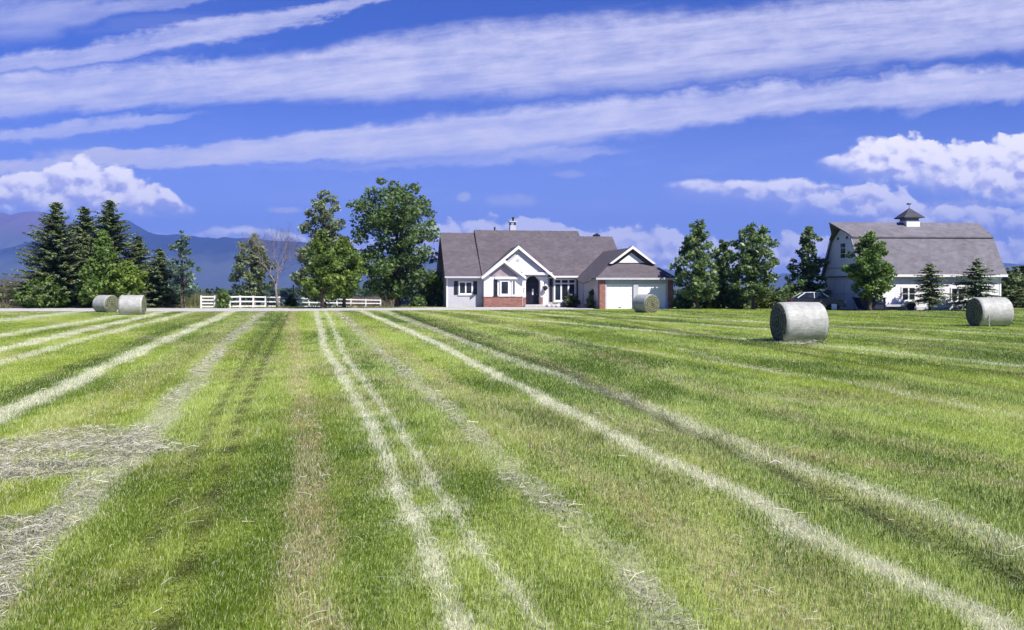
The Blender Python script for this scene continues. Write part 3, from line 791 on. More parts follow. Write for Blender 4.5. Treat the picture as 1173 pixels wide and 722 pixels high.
OVAL = [(0, .55), (.15, .9), (.4, 1), (.7, .78), (.9, .42), (1, .1)]
CONE = [(0, .7), (.15, 1), (.4, .82), (.7, .48), (.9, .22), (1, .04)]
BALL = [(0, .75), (.3, 1), (.6, .95), (.85, .6), (1, .2)]
UPR = [(0, .6), (.15, .9), (.4, 1), (.65, .82), (.85, .55), (1, .18)]
COTT = [(0, .5), (.12, .85), (.3, .82), (.5, .72), (.68, .98), (.85, .9), (1, .45)]
DK = [(.075, .130, .045), (.195, .290, .095)]; MID = [(.075, .140, .030), (.190, .290, .065)]; BRT = [(.100, .175, .025), (.270, .370, .065)]
GRY = [(.140, .185, .100), (.310, .370, .195)]; OLV = [(.090, .115, .035), (.190, .215, .075)]; SPR = [(.050, .085, .032), (.220, .280, .120)]; BLU = [(.080, .145, .105), (.210, .300, .210)]
def H(pytop, Y): return wz(pytop, Y)

# spruces and their neighbours at the left end of the lane
gs = 'tall spruces at the left end of the lane'
Y = 81.; conifer('spruce_tree', 'broad tall spruce with shaggy drooping boughs, outermost at the left edge of the grove', wx(64, Y), Y, H(233, Y), 9.4, 40, SPR, 1, gs)
Y = 84.; conifer('spruce_tree', 'dark spruce squeezed between the outermost and the tallest spruce', wx(97, Y), Y, H(237, Y), 7.8, 38, SPR, 2, gs)
Y = 83.; conifer('spruce_tree', 'tallest spruce of the grove, its narrow tip rising above the bright green maple', wx(126, Y), Y, H(230, Y), 9.0, 40, SPR, 3, gs)
Y = 85.; conifer('spruce_tree', 'shorter dark spruce on the right shoulder of the grove, behind the maple', wx(158, Y), Y, H(271, Y), 6.0, 28, SPR, 4, gs)
Y = 81.; conifer('spruce_tree', 'low dark spruce with layered boughs next to the thin blue-green tree', wx(183, Y), Y, H(287, Y), 4.9, 24, SPR, 5, gs)
Y = 79.; broadleaf('maple_tree', 'yellow-green leafy tree standing in front of the spruces', wx(118, Y), Y, H(262, Y), 5.0, CONE, .7, 7000, .27, MID + [BRT[1]], 6, clumps=60, cl=.16)
Y = 78.6; broadleaf('maple_tree', 'low bright lime green tree behind the left pair of hay bales', wx(146, Y), Y, H(298, Y), 3.7, BALL, .4, 4200, .25, BRT, 7, clumps=40, cl=.17)
Y = 79.; broadleaf('shrub', 'big rounded dark green juniper at the foot of the outermost spruce', wx(52, Y), Y, H(316, Y), 5.2, BALL, .05, 6500, .22, MID, 8, clumps=70, cl=.13, cat='shrub')
Y = 78.2; broadleaf('thin_tree', 'slender blue-green young tree with sparse crown by the white gate panel', wx(209, Y), Y, H(260, Y), 3.4, [(0, .6), (.2, 1), (.45, .85), (.6, .45), (.75, .6), (.9, .25), (1, .1)], 1.3, 1500, .25, BLU, 9, clumps=34, cl=.13)
# trees along the white fence
Y = 77.8; broadleaf('shrub', 'dense dark green bush filling the gap in the white fence', wx(255.5, Y), Y, H(331, Y), 1.5, BALL, .05, 1500, .17, MID, 10, clumps=22, cl=.2, cat='shrub')
Y = 84.; broadleaf('grey_green_tree', 'small grey-green tree with drooping crown left of the leafless tree', wx(291, Y), Y, H(267, Y), 4.3, BALL, 1.2, 4200, .23, GRY, 11, clumps=60, cl=.125, bark=m_barkg)
m_twig = mat_noisy('bare_twigs', (.20, .165, .175), .3, 5, .95)
bare_tree('bare_tree', 'leafless tree with purplish grey branches behind the white fence', wx(318, 82.), 82., H(263, 82.), 4, 3, m_twig)
Y = 86.; broadleaf('poplar_tree', 'tall narrow grey-green poplar with pointed tip behind two bright green maples', wx(371, Y), Y, H(215, Y), 6.0, [(0, .8), (.2, 1), (.45, .92), (.65, .78), (.85, .6), (1, .2)], 1.0, 9500, .24, GRY, 13, clumps=130, cl=.105)
Y = 76.2; broadleaf('maple_tree', 'bright green maple in front of the poplar, its trunk at the lane edge', wx(369, Y), Y, H(263, Y), 3.5, OVAL, 1.35, 4800, .23, [MID[0], BRT[1]], 14, clumps=70, cl=.125)
Y = 79.5; broadleaf('maple_tree', 'bright green maple between the poplar and the huge cottonwood', wx(394, Y), Y, H(270, Y), 4.3, OVAL, 1.2, 5000, .23, [MID[0], BRT[1]], 15, clumps=70, cl=.125)
Y = 86.; broadleaf('cottonwood_tree', 'huge dark green cottonwood with open gaps in its crown, left of the house', wx(455, Y), Y, H(206, Y), 10.6, COTT, 1.3, 15000, .27, DK + [(.15, .22, .075)], 116, clumps=120, cl=.092, shell=.5, trunk_r=.30)
Y = 86.5; broadleaf('shrub', 'dark tall shrub in the shade against the left end of the house', wx(497, Y), Y, H(310, Y), 2.6, BALL, .3, 2600, .24, DK, 17, clumps=30, cl=.17, cat='shrub')
Y = 84.5; broadleaf('shrub', 'low dark shrub under the cottonwood at the house corner', wx(480, Y), Y, H(338, Y), 2.0, BALL, .05, 1200, .2, DK, 18, clumps=18, cl=.2, cat='shrub')
Y = 88.; broadleaf('shrub', 'dark bluish shrub behind the fence under the leafless tree', wx(333, Y), Y, 1.5, 1.3, BALL, .05, 800, .2, DK, 19, clumps=14, cl=.2, cat='shrub')
Y = 101.; broadleaf('shrub', 'wide low bluish shrub behind the fence under the poplar', wx(352, Y), Y, 1.5, 3.2, BALL, .05, 1200, .2, BLU, 20, clumps=22, cl=.16, cat='shrub')
# right of the house
Y = 75.; broadleaf('ash_tree', 'upright dark green tree just right of the garage, pointed tip leaning left', wx(799, Y), Y, H(252, Y), 4.5, UPR, .9, 5200, .23, DK + [GRY[1]], 21, clumps=95, cl=.105, shell=.6)
Y = 79.; broadleaf('ash_tree', 'smaller dark tree half hidden between two taller trees right of the garage', wx(829, Y), Y, H(273, Y), 3.6, UPR, .9, 3800, .23, DK, 22, clumps=60, cl=.115, shell=.6)
Y = 74.6; broadleaf('ash_tree', 'full upright dark green tree midway between garage and large hay bale', wx(863, Y), Y, H(256, Y), 4.8, [(0, .55), (.2, .95), (.45, 1), (.8, .8), (.95, .5), (1, .2)], 1.0, 5800, .23, DK + [GRY[1]], 23, clumps=105, cl=.10, shell=.6)
Y = 78.; broadleaf('ash_tree', 'ragged grey-green tree beside the left end of the barn', wx(926, Y), Y, H(258, Y), 4.3, [(0, .85), (.25, 1), (.5, .75), (.62, .5), (.85, .5), (1, .15)], .7, 4500, .23, DK + [GRY[1]], 24, clumps=90, cl=.10, shell=.6)
gh = 'hedge shrubs between the garage and the barn'
for i, (px, top, wd, lab) in enumerate([(783, 337, 2.4, 'low olive hedge shrub touching the right corner of the garage'), (813, 333, 2.6, 'olive hedge shrub behind the trunk of the tree nearest the garage'),
        (842, 333, 2.6, 'olive hedge shrub between two tree trunks'), (878, 332, 3.0, 'olive hedge shrub behind the left end of the large hay bale'), (905, 327, 3.2, 'taller olive hedge shrub above the large hay bale')]):
    Y = 77. + .3 * (i % 2); broadleaf('hedge_shrub', lab, wx(px, Y), Y, H(top, Y), wd, BALL, .05, 1700, .21, OLV if i % 2 else DK, 30 + i, gh, clumps=24, cl=.18, cat='shrub')
Y = 69.6; broadleaf('maple_tree', 'round bright green tree standing in front of the left end of the barn', wx(996.5, Y), Y, H(266, Y), 4.0, [(0, .45), (.15, .8), (.4, 1), (.65, .92), (.85, .62), (1, .2)], 1.1, 6200, .21, MID, 40, clumps=90, cl=.11, shell=.55)
gp = 'young pines in front of the barn'
Y = 69.6; conifer('pine_tree', 'young pine between the two barn windows, trunk showing at its foot', wx(1065, Y), Y, H(304, Y), 2.5, 13, [(.09, .13, .055), (.24, .29, .13)], 41, gp, clear=.75, spray=.24, power=.55, droop=.05, up=.5)
Y = 69.6; conifer('pine_tree', 'wider young pine above the right hay bale in front of the barn window', wx(1118, Y), Y, H(301, Y), 3.4, 14, [(.09, .135, .06), (.24, .30, .14)], 42, gp, clear=.4, spray=.28, power=.6, droop=.04, up=.6)
gr = 'row of dark spruces right of the barn'
for i, (px, top, lab) in enumerate([(1154, 310, 'leftmost spruce of the row, touching the barn corner'), (1163, 308, 'second spruce from the barn in the row'), (1172, 305, 'third spruce from the barn, at the right picture edge')]):
    Y = 79. + i; conifer('spruce_tree', lab, wx(px, Y), Y, H(top, Y), 2.6, 14, SPR, 50 + i, gr, power=.7)
# shrubs at the house
Y = 80.2; broadleaf('shrub', 'rounded brownish green bush under the wide triple window', wx(655, Y), Y, H(336, Y), 1.75, BALL, .05, 1500, .16, OLV, 60, clumps=24, cl=.18, cat='shrub')
Y = 78.2; broadleaf('shrub', 'dark leafy shrub in the shaded corner beside the garage wall', wx(680, Y), Y, H(329, Y), 1.2, BALL, .05, 1000, .17, DK, 61, clumps=18, cl=.2, cat='shrub')
Y = 77.2; broadleaf('shrub', 'small olive shrub at the brick pier of the garage', wx(677, Y), Y, H(341, Y), .9, BALL, .05, 600, .14, OLV, 62, clumps=12, cl=.22, cat='shrub')

# ------------------------------------------------------------------ far woods and rough ground: nobody could count these
rng = np.random.default_rng(77)
def far_wood():
    Cs = []; T = []
    n = 2600
    y = 480 + 420 * rng.random(n) ** 1.4; x = (rng.random(n) * 2 - 1) * .75 * y
    clear = fbm(x * .006 + 9, y * .012, 3, 4) > .40
    x, y = x[clear], y[clear]
    h = 5 + 7 * rng.random(len(x))
    for i in range(len(x)):
        k = 26; g = rng.normal(0, 1, (k, 3)); g /= np.linalg.norm(g, axis=1)[:, None]
        g *= rng.random((k, 1)) ** .4
        Cs.append(np.array([x[i], y[i], float(ground_z(x[i], y[i])) + h[i] * .52]) + g * np.array([h[i] * .5, h[i] * .5, h[i] * .5]))
        T.append(np.tile(np.array([.030, .050, .022]) * (.7 + .8 * rng.random()), (k, 1)) * (.8 + .4 * rng.random((k, 1))))
    C = np.concatenate(Cs); T = np.concatenate(T)
    V, idx, fn = leaf_quads(C, 3.2, rng)
    tag(link_mesh('far_wood', np_mesh('far_wood', V, fn, idx, T), m_needle), kind='stuff')
far_wood()
def rough():
    n = 60000
    y = 77.5 + 60 * rng.random(n) ** 1.8; x = (rng.random(n) * 2 - 1) * (.64 * y)
    k = ((x < -7.5) | (x > 16)) & ~((x > 28) & (x < 43) & (y < 81)) & (y > np.where(x < -7, 77.9, 75)); x, y = x[k], y[k]
    n = len(x); hh = (.10 + .55 * rng.random(n) ** 2.5 * sstep(.35, .6, fbm(x * .12, y * .12, 3, 6))) * np.clip((y - 76) / 8, .25, 1); a = rng.random(n) * math.pi
    b = np.stack([x, y, ground_z(x, y) - .01], 1); side = np.stack([np.cos(a), np.sin(a), 0 * a], 1) * .035
    up = np.stack([rng.normal(0, .25, n) * hh, rng.normal(0, .25, n) * hh, hh], 1)
    V = np.stack([b - side, b + side, b + up], 1).reshape(-1, 3)
    t = np.array([.12, .15, .05]) + rng.random((n, 1)) * np.array([.20, .15, .09])
    tag(link_mesh('rough_grass', np_mesh('rough_grass', V, np.full(n, 3), np.arange(n * 3), t), m_blade), kind='stuff')
rough()
def reeds(name, px0, px1, Y, h, col):
    n = 2500; x = wx(px0, Y) + (wx(px1, Y) - wx(px0, Y)) * rng.random(n); y = Y + 5 * rng.random(n)
    hh = h * (.5 + .6 * rng.random(n)) * (.6 + .8 * fbm(x * .5, y * .5, 3, 2)); a = rng.random(n) * math.pi
    b = np.stack([x, y, ground_z(x, y)], 1); side = np.stack([np.cos(a), np.sin(a), 0 * a], 1) * .05
    up = np.stack([rng.normal(0, .18, n) * hh, rng.normal(0, .18, n) * hh, hh], 1)
    V = np.stack([b - side, b + side, b + up], 1).reshape(-1, 3)
    t = np.array(col) * (.6 + .8 * rng.random((n, 1)))
    tag(link_mesh(name, np_mesh(name, V, np.full(n, 3), np.arange(n * 3), t), m_blade), kind='stuff')
reeds('dry_brush', -40, 30, 88, 3.0, (.20, .17, .13)); reeds('dry_brush', 395, 450, 122, 1.8, (.24, .20, .14)); reeds('dry_brush', 205, 235, 86, 1.4, (.20, .21, .10))

# ------------------------------------------------------------------ white rail fence
def rail_fence(label, pts, rails, h, group, rail_h=.13):
    a = pts[0]; root = empty('rail_fence', (a[0], a[1], a[2]), 0, label, 'fence', group)
    loc = [Vector((p[0] - a[0], p[1] - a[1], p[2] - a[2])) for p in pts]
    d = (loc[-1] - loc[0]); d.z = 0; rz = math.atan2(d.y, d.x)
    post = None
    for p in loc:
        if post is None:
            post = MB().box(-.06, .06, -.06, .06, -.1, h + .02).prism([(-.07, -.07, h + .02), (.07, -.07, h + .02), (.07, .07, h + .02), (-.07, .07, h + .02)], (0, 0, .03)).build('post', m_fence, root); o = post
        else:
            o = post.copy(); COL.objects.link(o); o.parent = root
        o.location = p; o.rotation_euler = (0, 0, rz)
    for k in range(rails):
        zc = h * (.14 + .80 * k / (rails - 1)) if rails > 1 else h * .6
        mb = MB()
        for p, q in zip(loc[:-1], loc[1:]):
            u = (q - p).normalized(); nrm = Vector((-u.y, u.x, 0)) * .02; zz = Vector((0, 0, zc)); e = u * .061
            mb.prism([p + e + zz - nrm - Vector((0, 0, rail_h / 2)), q - e + zz - nrm - Vector((0, 0, rail_h / 2)), q - e + zz - nrm + Vector((0, 0, rail_h / 2)), p + e + zz - nrm + Vector((0, 0, rail_h / 2))], nrm * 2)
        mb.build('rail', m_fence, root)
    return root
gf = 'white rail fence along the lane'
def fp(px, Y): x = wx(px, Y); return (x, Y, float(ground_z(x, Y)))
rail_fence('short white gate panel of four rails left of the bush', [fp(230.5, 78), fp(246, 78)], 4, 1.12, gf, .12)
rail_fence('long white rail fence running from the bush away behind the trees', [fp(263, 78), fp(275, 79.6), fp(290, 81.4), fp(304, 83), fp(320, 86), fp(336, 90), fp(354, 95), fp(372, 99.5), fp(386, 103), fp(402, 107), fp(419, 111), fp(436, 115)], 3, 1.1, gf, .125)
MB().tube([(0, 0, -.1), (0, 0, 2.4)], .05, 8).box(-.12, .12, -.02, .02, 2.2, 2.28).build('utility_pole', m_dark)
bpy.data.objects['utility_pole'].location = fp(336, 88.5)
tag(bpy.data.objects['utility_pole'], 'thin dark pole with a short crossbar behind the white fence', 'pole')
# ------------------------------------------------------------------ the house (local x along its front, y to the back)
house = empty('farmhouse', (0, 82, 0), R(9), 'wide single-storey house with mauve shingle roofs, brick trim, arched entry and double garage', 'house')
SL = .737
# walls
w = MB().box(-6.2, -2.72, 1.0, 12.5, -.2, 2.92); w.prism([(-6.19, 1.0, 2.92), (-6.19, 12.5, 2.92), (-6.19, 6.9, 7.2)], (.2, 0, 0))
w.box(-2.7, 3.6, 1.3, 12.6, -.2, 2.9); w.box(3.602, 11.4, .95, 12.6, -.2, 2.9)
w.build('wall', m_siding, house)
# bay: siding above brick
MB().prism([(-2.70, .05, .95), (1.02, .05, .95), (1.02, .05, 2.92), (-.82, .05, 4.36), (-2.70, .05, 2.92)], (0, 1.24, 0)).build('bay_wall', m_sidingw, house)
b = MB().box(-2.74, 1.04, .0, 1.28, -.1, .95); b.box(-2.78, 1.08, -.04, 1.27, .95, 1.02)
b.build('brick_base', m_brick, house)
for x0 in (-2.72, .92): MB().box(x0, x0 + .13, .01, .05, 1.022, 2.90).build('corner_board', m_white, house)
# portico wall with the arched opening, and the recess behind it
arch = [(1.03, 0), (1.42, 0), (1.42, 2.30)] + [(2.145 + .725 * math.cos(t), 2.30 + .725 * math.sin(t)) for t in np.linspace(math.pi, 0, 15)] + [(2.87, 0), (3.6, 0), (3.6, 3.12), (1.03, 3.12)]
def wallpoly(poly, y): return [(x, y, z) for x, z in poly]
MB().prism(wallpoly([(1.03, -.1), (1.42, -.1), (1.42, 3.12), (1.03, 3.12)], .4), (0, .88, 0)).prism(wallpoly([(2.87, -.1), (3.6, -.1), (3.6, 3.12), (2.87, 3.12)], .4), (0, .88, 0)).build('portico_wall', m_sidingw, house)
mb = MB(); up = [(2.145 + .725 * math.cos(t), 2.30 + .725 * math.sin(t)) for t in np.linspace(math.pi, 0, 17)]
for (a, c), (a2, c2) in zip(up[:-1], up[1:]):
    mb.prism(wallpoly([(a, c), (a2, c2), (a2, 3.118), (a, 3.118)], .403), (0, .874, 0))
mb.build('arch', m_sidingw, house)
for pr_ in (2.875, 1.185): MB().box(pr_, pr_ + .225, .34, .40, 0, .95).build('brick_pier', m_brick, house)
if 0: MB().prism(wallpoly([(1.2, 0), (1.41, 0), (1.41, .95), (1.2, .95)], .34), (0, .06, 0)).build('brick_pier', m_brick, house)
MB().box(1.422, 2.868, 1.30 - .008, 1.30 - .002, .14, 3.06).build('dark_recess_panel', m_door, house)  # panel added behind the arch, recess darkness put into its colour
fd = MB().box(1.45, 2.84, 1.22, 1.29, .2, 2.62); fd.build('front_door', m_door, house)
d_ = bpy.data.objects['front_door']
MB().box(2.18, 2.34, 1.205, 1.218, 1.15, 1.75).build('door_pane', mat_noisy('frosted_pane', (.55, .58, .68), .2, 5, .2), d_)
MB().box(1.5, 2.8, 1.195, 1.219, 2.18, 2.25).box(1.55, 1.60, 1.2, 1.219, .3, 2.1).box(2.70, 2.75, 1.2, 1.219, .3, 2.1).build('door_moulding', m_dark, d_)
MB().lathe([(.001, -.035), (.03, -.03), (.035, 0), (.03, .03), (.001, .035)], 10, Matrix.Translation((2.62, 1.18, 1.2))).build('handle', mat_noisy('brass', (.5, .38, .15), .1, 4, .3), d_)
MB().box(1.15, 3.3, -.75, .38, -.05, .14).box(1.3, 3.0, -.2, .402, .1, .24).build('step', m_conc, house)

def slab(pts, t): return [Vector(p) for p in pts], Vector((0, 0, -t))
rf = MB()
# wing
for sgn in (1,):
    rf.prism([(-6.42, .45, 2.92), (-6.42, 6.9, 7.54), (-6.42, 13.35, 2.92)], (3.56, 0, 0))
rf.build('wing_roof', m_roof, house)
rf = MB()
rf.prism([(-2.84, .35, 2.95), (-2.84, 7, 7.85), (-2.84, 13.65, 2.95)], (11.02, 0, 0))
rf.prism([(8.182, .352, 2.951), (8.182, 6.19, 7.25), (8.182, 7.8, 7.25), (8.182, 13.65, 2.95)], (3.52, 0, 0))
main_roof = rf.build('main_roof', m_roof, house)
# gables of the front
def gable_roof(name, cx, hw, ze, za, y0, back, t=.14):
    """two thin slopes from the eaves to a ridge that runs back into the main roof"""
    k = (za - ze) / hw; mb = MB()
    yb = lambda z: .35 + (z - 2.95) / SL + back
    for s in (-1, 1):
        mb.prism([(cx + s * hw, y0, ze), (cx, y0, za), (cx, yb(za), za), (cx + s * hw, yb(ze), ze)], (0, 0, -t))
    return mb.build(name, m_roof, house)
gable_roof('gable_roof', .62, 3.58, 2.98, 5.92, -.12, .2)
gable_roof('gable_roof', -.82, 2.08, 2.99, 4.58, -.42, .2)
# faces and rakes
MB().prism([(-2.0, .2, 3.12), (3.64, .2, 3.12), (.62, .2, 5.62)], (0, 1.0, 0)).build('gable_wall', m_siding, house)  # greyer band left around the panel, the rake's shadow put into colour
MB().prism([(-1.2, .155, 3.42), (2.72, .155, 3.42), (.62, .155, 5.12)], (0, .044, 0)).build('gable_panel', m_sidingw, house)
MB().lathe([(.001, -.02), (.17, -.02), (.17, .02), (.001, .02)], 16, Matrix.Translation((.62, .14, 4.55)) @ Matrix.Rotation(math.pi / 2, 4, 'X')).build('vent', m_grey, house)
MB().prism([(-2.2, .0, 2.98), (.56, .0, 2.98), (-.82, .0, 4.12)], (0, .045, 0)).build('shaded_shingles', mat_shingle('shaded_shingle', (.30, .25, .27)), house)  # shade under the small gable's rakes put into the mauve colour
rk = MB()
def rake(cx, hw, ze, za, y0, wd=.26, th=.05):
    k = (za - ze) / hw
    for s in (-1, 1):
        rk.prism([(cx + s * (hw + .05), y0, ze - .06), (cx, y0, za + .01), (cx, y0, za - wd - .05), (cx + s * (hw + .05), y0, ze - wd - .06)], (0, -th, 0))
rake(.62, 3.58, 2.98, 5.92, -.122); rk.build('rake_board', m_white, house); rk = MB(); rake(-.82, 2.08, 2.99, 4.58, -.422); rk.build('rake_board', m_white, house)
MB().box(.98, 3.95, -.02, .398, 3.125, 3.36).build('lintel', m_white, house)
fa = MB().box(4.22, 7.15, .27, .349, 2.86, 3.02); fa.box(3.65, 7.1, .352, .94, 2.83, 2.90)
fa.build('fascia', m_white, house)
MB().box(-6.44, -2.9, .38, .45, 2.80, 2.96).build('fascia', m_grey, house)
MB().prism([(-2.90, .40, 2.90), (-2.90, 7, 7.78), (-2.90, 7, 7.50), (-2.90, .40, 2.62)], (.058, 0, 0)).build('shaded_strip', m_dark, house)  # strip of the main gable end, its shade painted dark
MB().box(-6.24, -6.10, .955, 1.0, 0, 2.8).build('corner_board', m_white, house)

def window(x0, x1, y, z0, z1, cols, transom=None, fr=.11, parent=house, mat=m_white, rows=1):
    f = MB(); f.box(x0, x0 + fr, y - .06, y, z0, z1).box(x1 - fr, x1, y - .06, y, z0, z1).box(x0 + fr, x1 - fr, y - .06, y, z0, z0 + fr).box(x0 + fr, x1 - fr, y - .06, y, z1 - fr, z1)
    f.box(x0 - .06, x1 + .06, y - .10, y, z0 - .09, z0 - .002)
    for i in range(1, cols):
        c = x0 + (x1 - x0) * i / cols; f.box(c - fr * .55, c + fr * .55, y - .055, y, z0 + fr, z1 - fr)
    if transom: f.box(x0 + fr, x1 - fr, y - .05, y, transom - fr * .5, transom + fr * .5)
    for r in range(1, rows):
        c = z0 + (z1 - z0) * r / rows; f.box(x0 + fr, x1 - fr, y - .04, y, c - .016, c + .016)
    if rows > 9:
        for i in range(cols):
            c = x0 + (x1 - x0) * (i + .5) / cols; f.box(c - .018, c + .018, y - .041, y, z0 + fr, z1 - fr)
    o = f.build('window', mat, parent)
    MB().box(x0 + fr, x1 - fr, y - .02, y - .004, z0 + fr, z1 - fr).build('pane', m_glass, o)
    return o
window(-5.05, -3.70, 1.0, 1.22, 2.48, 2)
window(-1.20, -.22, .02, 1.12, 2.62, 1, fr=.17)
window(.02, .34, .02, 1.12, 2.62, 1, fr=.08); window(-1.75, -1.42, .02, 1.12, 2.62, 1, fr=.05, mat=m_shut)
MB().box(-1.65, .62, -.18, .045, 2.70, 2.92).build('window_hood', m_white, house)
window(4.30, 6.50, .95, .52, 2.76, 3, transom=2.28, fr=.14)
def shutter(x0, x1, y, z0, z1):
    mb = MB().box(x0, x1, y - .045, y - .002, z0, z1)
    for i in range(int((z1 - z0) / .14)): mb.box(x0 + .05, x1 - .05, y - .06, y - .045, z0 + .06 + i * .14, z0 + .12 + i * .14)
    mb.build('shutter', m_shut, house)
shutter(-5.50, -5.12, 1.0, 1.2, 2.5); shutter(-3.63, -3.27, 1.0, 1.2, 2.5); shutter(3.86, 4.20, .95, .5, 2.76); shutter(6.62, 6.70, .95, .5, 2.76)
# chimney, pipes
ch = MB().box(.96, 1.56, 7.25, 7.95, 7.0, 8.40).build('chimney', m_grey, main_roof)
for x0 in (.96, 1.46): MB().box(x0, x0 + .1, 7.25, 7.95, 8.402, 8.72).build('chimney_post', m_dark, main_roof)
MB().box(.86, 1.66, 7.15, 8.05, 8.722, 8.84).build('chimney_cap', m_grey, main_roof); MB().tube([(1.32, 7.6, 8.84), (1.32, 7.6, 9.18)], .11, 10).lathe([(.15, 9.181), (.14, 9.24), (.02, 9.3)], 10, Matrix.Translation((1.32, 7.6, 0))).build('flue_pipe', m_dark, main_roof)
MB().tube([(-.68, 7.3, 7.3), (-.68, 7.3, 8.2)], .09, 8).build('vent_pipe', m_dark, main_roof)
MB().box(9.9, 10.6, 7.0, 7.5, 7.1, 7.42).prism([(9.85, 6.95, 7.422), (10.65, 6.95, 7.422), (10.25, 6.95, 7.62)], (0, .6, 0)).build('roof_vent', m_dark, main_roof)

# garage wing
g = MB().box(6.74, 13.40, -7.32, 1.2, -.2, 2.70); g.build('garage_wall', m_siding, house)
for x0 in (6.68, 12.98): MB().box(x0, x0 + .52, -7.55, -6.9, -.1, 2.58).build('brick_pier', m_brick, house)
gt = MB().box(7.202, 7.34, -7.52, -7.325, 0, 2.24).box(9.80, 10.24, -7.52, -7.325, 0, 2.24).box(12.84, 12.978, -7.52, -7.325, 0, 2.24).box(7.202, 12.978, -7.52, -7.325, 2.242, 2.56)
gt.build('garage_trim', m_siding, house)
for x0, x1 in ((7.342, 9.798), (10.242, 12.838)):
    gd = MB().box(x0, x1, -7.36, -7.33, 0, 2.238)
    for r in range(4):
        for c in range(4):
            ww = (x1 - x0) / 4; gd.box(x0 + c * ww + .09, x0 + (c + 1) * ww - .09, -7.375, -7.36, .08 + r * .55, .08 + r * .55 + .40)
    gd_ = gd.build('garage_door', m_gdoor, house)
    MB().box((x0 + x1) / 2 - .12, (x0 + x1) / 2 + .12, -7.40, -7.376, .12, .16).build('handle', m_dark, gd_)
cx, hw, ze, zr = 10.08, 3.78, 2.74, 5.56
yf = -7.76; zg = 4.08; yg = yf + (zg - ze) / SL; hg = hw * (zr - zg) / (zr - ze); yb = .35 + (zr - 2.95) / SL + .3
A = (cx - hw, yf, ze); A2 = (cx + hw, yf, ze); G = (cx - hg, yg, zg); G2 = (cx + hg, yg, zg); Pk = (cx, yg, zr); B = (cx, yb, zr); C1 = (cx - hw, yb, ze); C2 = (cx + hw, yb, ze)
gr = MB().add([A, A2, G, G2, Pk, B, C1, C2], [(0, 1, 3, 2), (0, 2, 4, 5, 6), (1, 7, 5, 4, 3), (2, 3, 4), (5, 7, 6), (0, 6, 7, 1)])
# gablet hood over the small triangle, and the low eave over the side door
ov = .42
for s in (-1, 1):
    gr.prism([(cx + s * (hg + .12), yg - ov, zg + .02), (cx, yg - ov, zr + .11), (cx, yg + .4, zr + .11), (cx + s * (hg + .12), yg + .4, zg + .02)], (0, 0, -.1))
gr.prism([(cx - hw + .03, -6.2, ze + .03), (cx - hw + .03, -.6, ze + .03), (cx - hw - .12, -.9, ze - .1), (cx - hw - .6, -5.6, ze - .44), (cx - hw - .3, -6.2, ze - .22)], (0, 0, -.08))
gr.build('garage_roof', m_roof, house)
rk = MB(); y0 = yg - ov - .002
for s in (-1, 1): MB().prism([(cx + s * (hg + .2), y0, zg - .02), (cx, y0, zr + .12), (cx, y0, zr - .14), (cx + s * (hg - .08), y0, zg - .02)], (0, -.05, 0)).build('rake_board', m_white, house)
MB().prism([(cx - 1.2, yg - .06, zg + .08), (cx + 1.2, yg - .06, zg + .08), (cx, yg - .06, zg + .98)], (0, .056, 0)).build('gable_panel', m_sidingw, house)
MB().box(cx - hw - .02, cx + hw + .02, yf - .09, yf - .002, ze - .14, ze + .03).build('gutter', m_grey, house)
MB().box(7.2, 12.98, yf + .02, -7.53, ze - .09, ze - .003).build('soffit', m_grey, house)
MB().tube([(6.69, -1.2, 0.1), (6.69, -1.2, 2.2)], .05, 8).build('downspout', m_grey, house)
# lantern and hanging basket by the entry
lt = empty('wall_lantern', (0, 0, 0), 0); lt.parent = house; lt.location = (1.22, .28, 1.62)
MB().box(-.05, .05, .06, .12, -.1, .12).tube([(0, .06, .1), (0, -.02, .16)], .015, 6).lathe([(.02, .22), (.10, .14), (.02, .14)], 8).build('lantern_frame', m_dark, lt)
MB().lathe([(.055, -.12), (.085, .138)], 8).build('lantern_glass', m_white, lt)
hb = empty('hanging_basket', (0, 82, 0), R(9), 'dark hanging flower basket on a bracket right of the arched entry', 'basket')
Mh = Matrix.Translation((3.28, .12, 0))
MB().tube([(3.28, .38, 2.35), (3.28, .1, 2.42), (3.28, .1, 2.36)], .015, 6).box(3.25, 3.31, .36, .398, 2.2, 2.45).tube([(3.28, .1, 2.37), (3.14, .1, 1.86)], .008, 4).tube([(3.28, .1, 2.37), (3.42, .1, 1.86)], .008, 4).build('bracket', m_dark, hb)
MB().lathe([(.05, 1.58), (.15, 1.66), (.19, 1.84)], 12, Matrix.Translation((3.28, .1, 0))).build('pot', m_dark, hb)
rg = np.random.default_rng(5); C = np.array([3.28, .1, 1.9]) + rg.normal(0, 1, (160, 3)) * np.array([.11, .09, .07])
V, idx, fn = leaf_quads(C, .09, rg); link_mesh('flowers', np_mesh('flowers', V, fn, idx, np.where(rg.random((160, 1)) < .3, np.array([.35, .08, .12]), np.array([.04, .07, .02]))), m_leaf, hb)
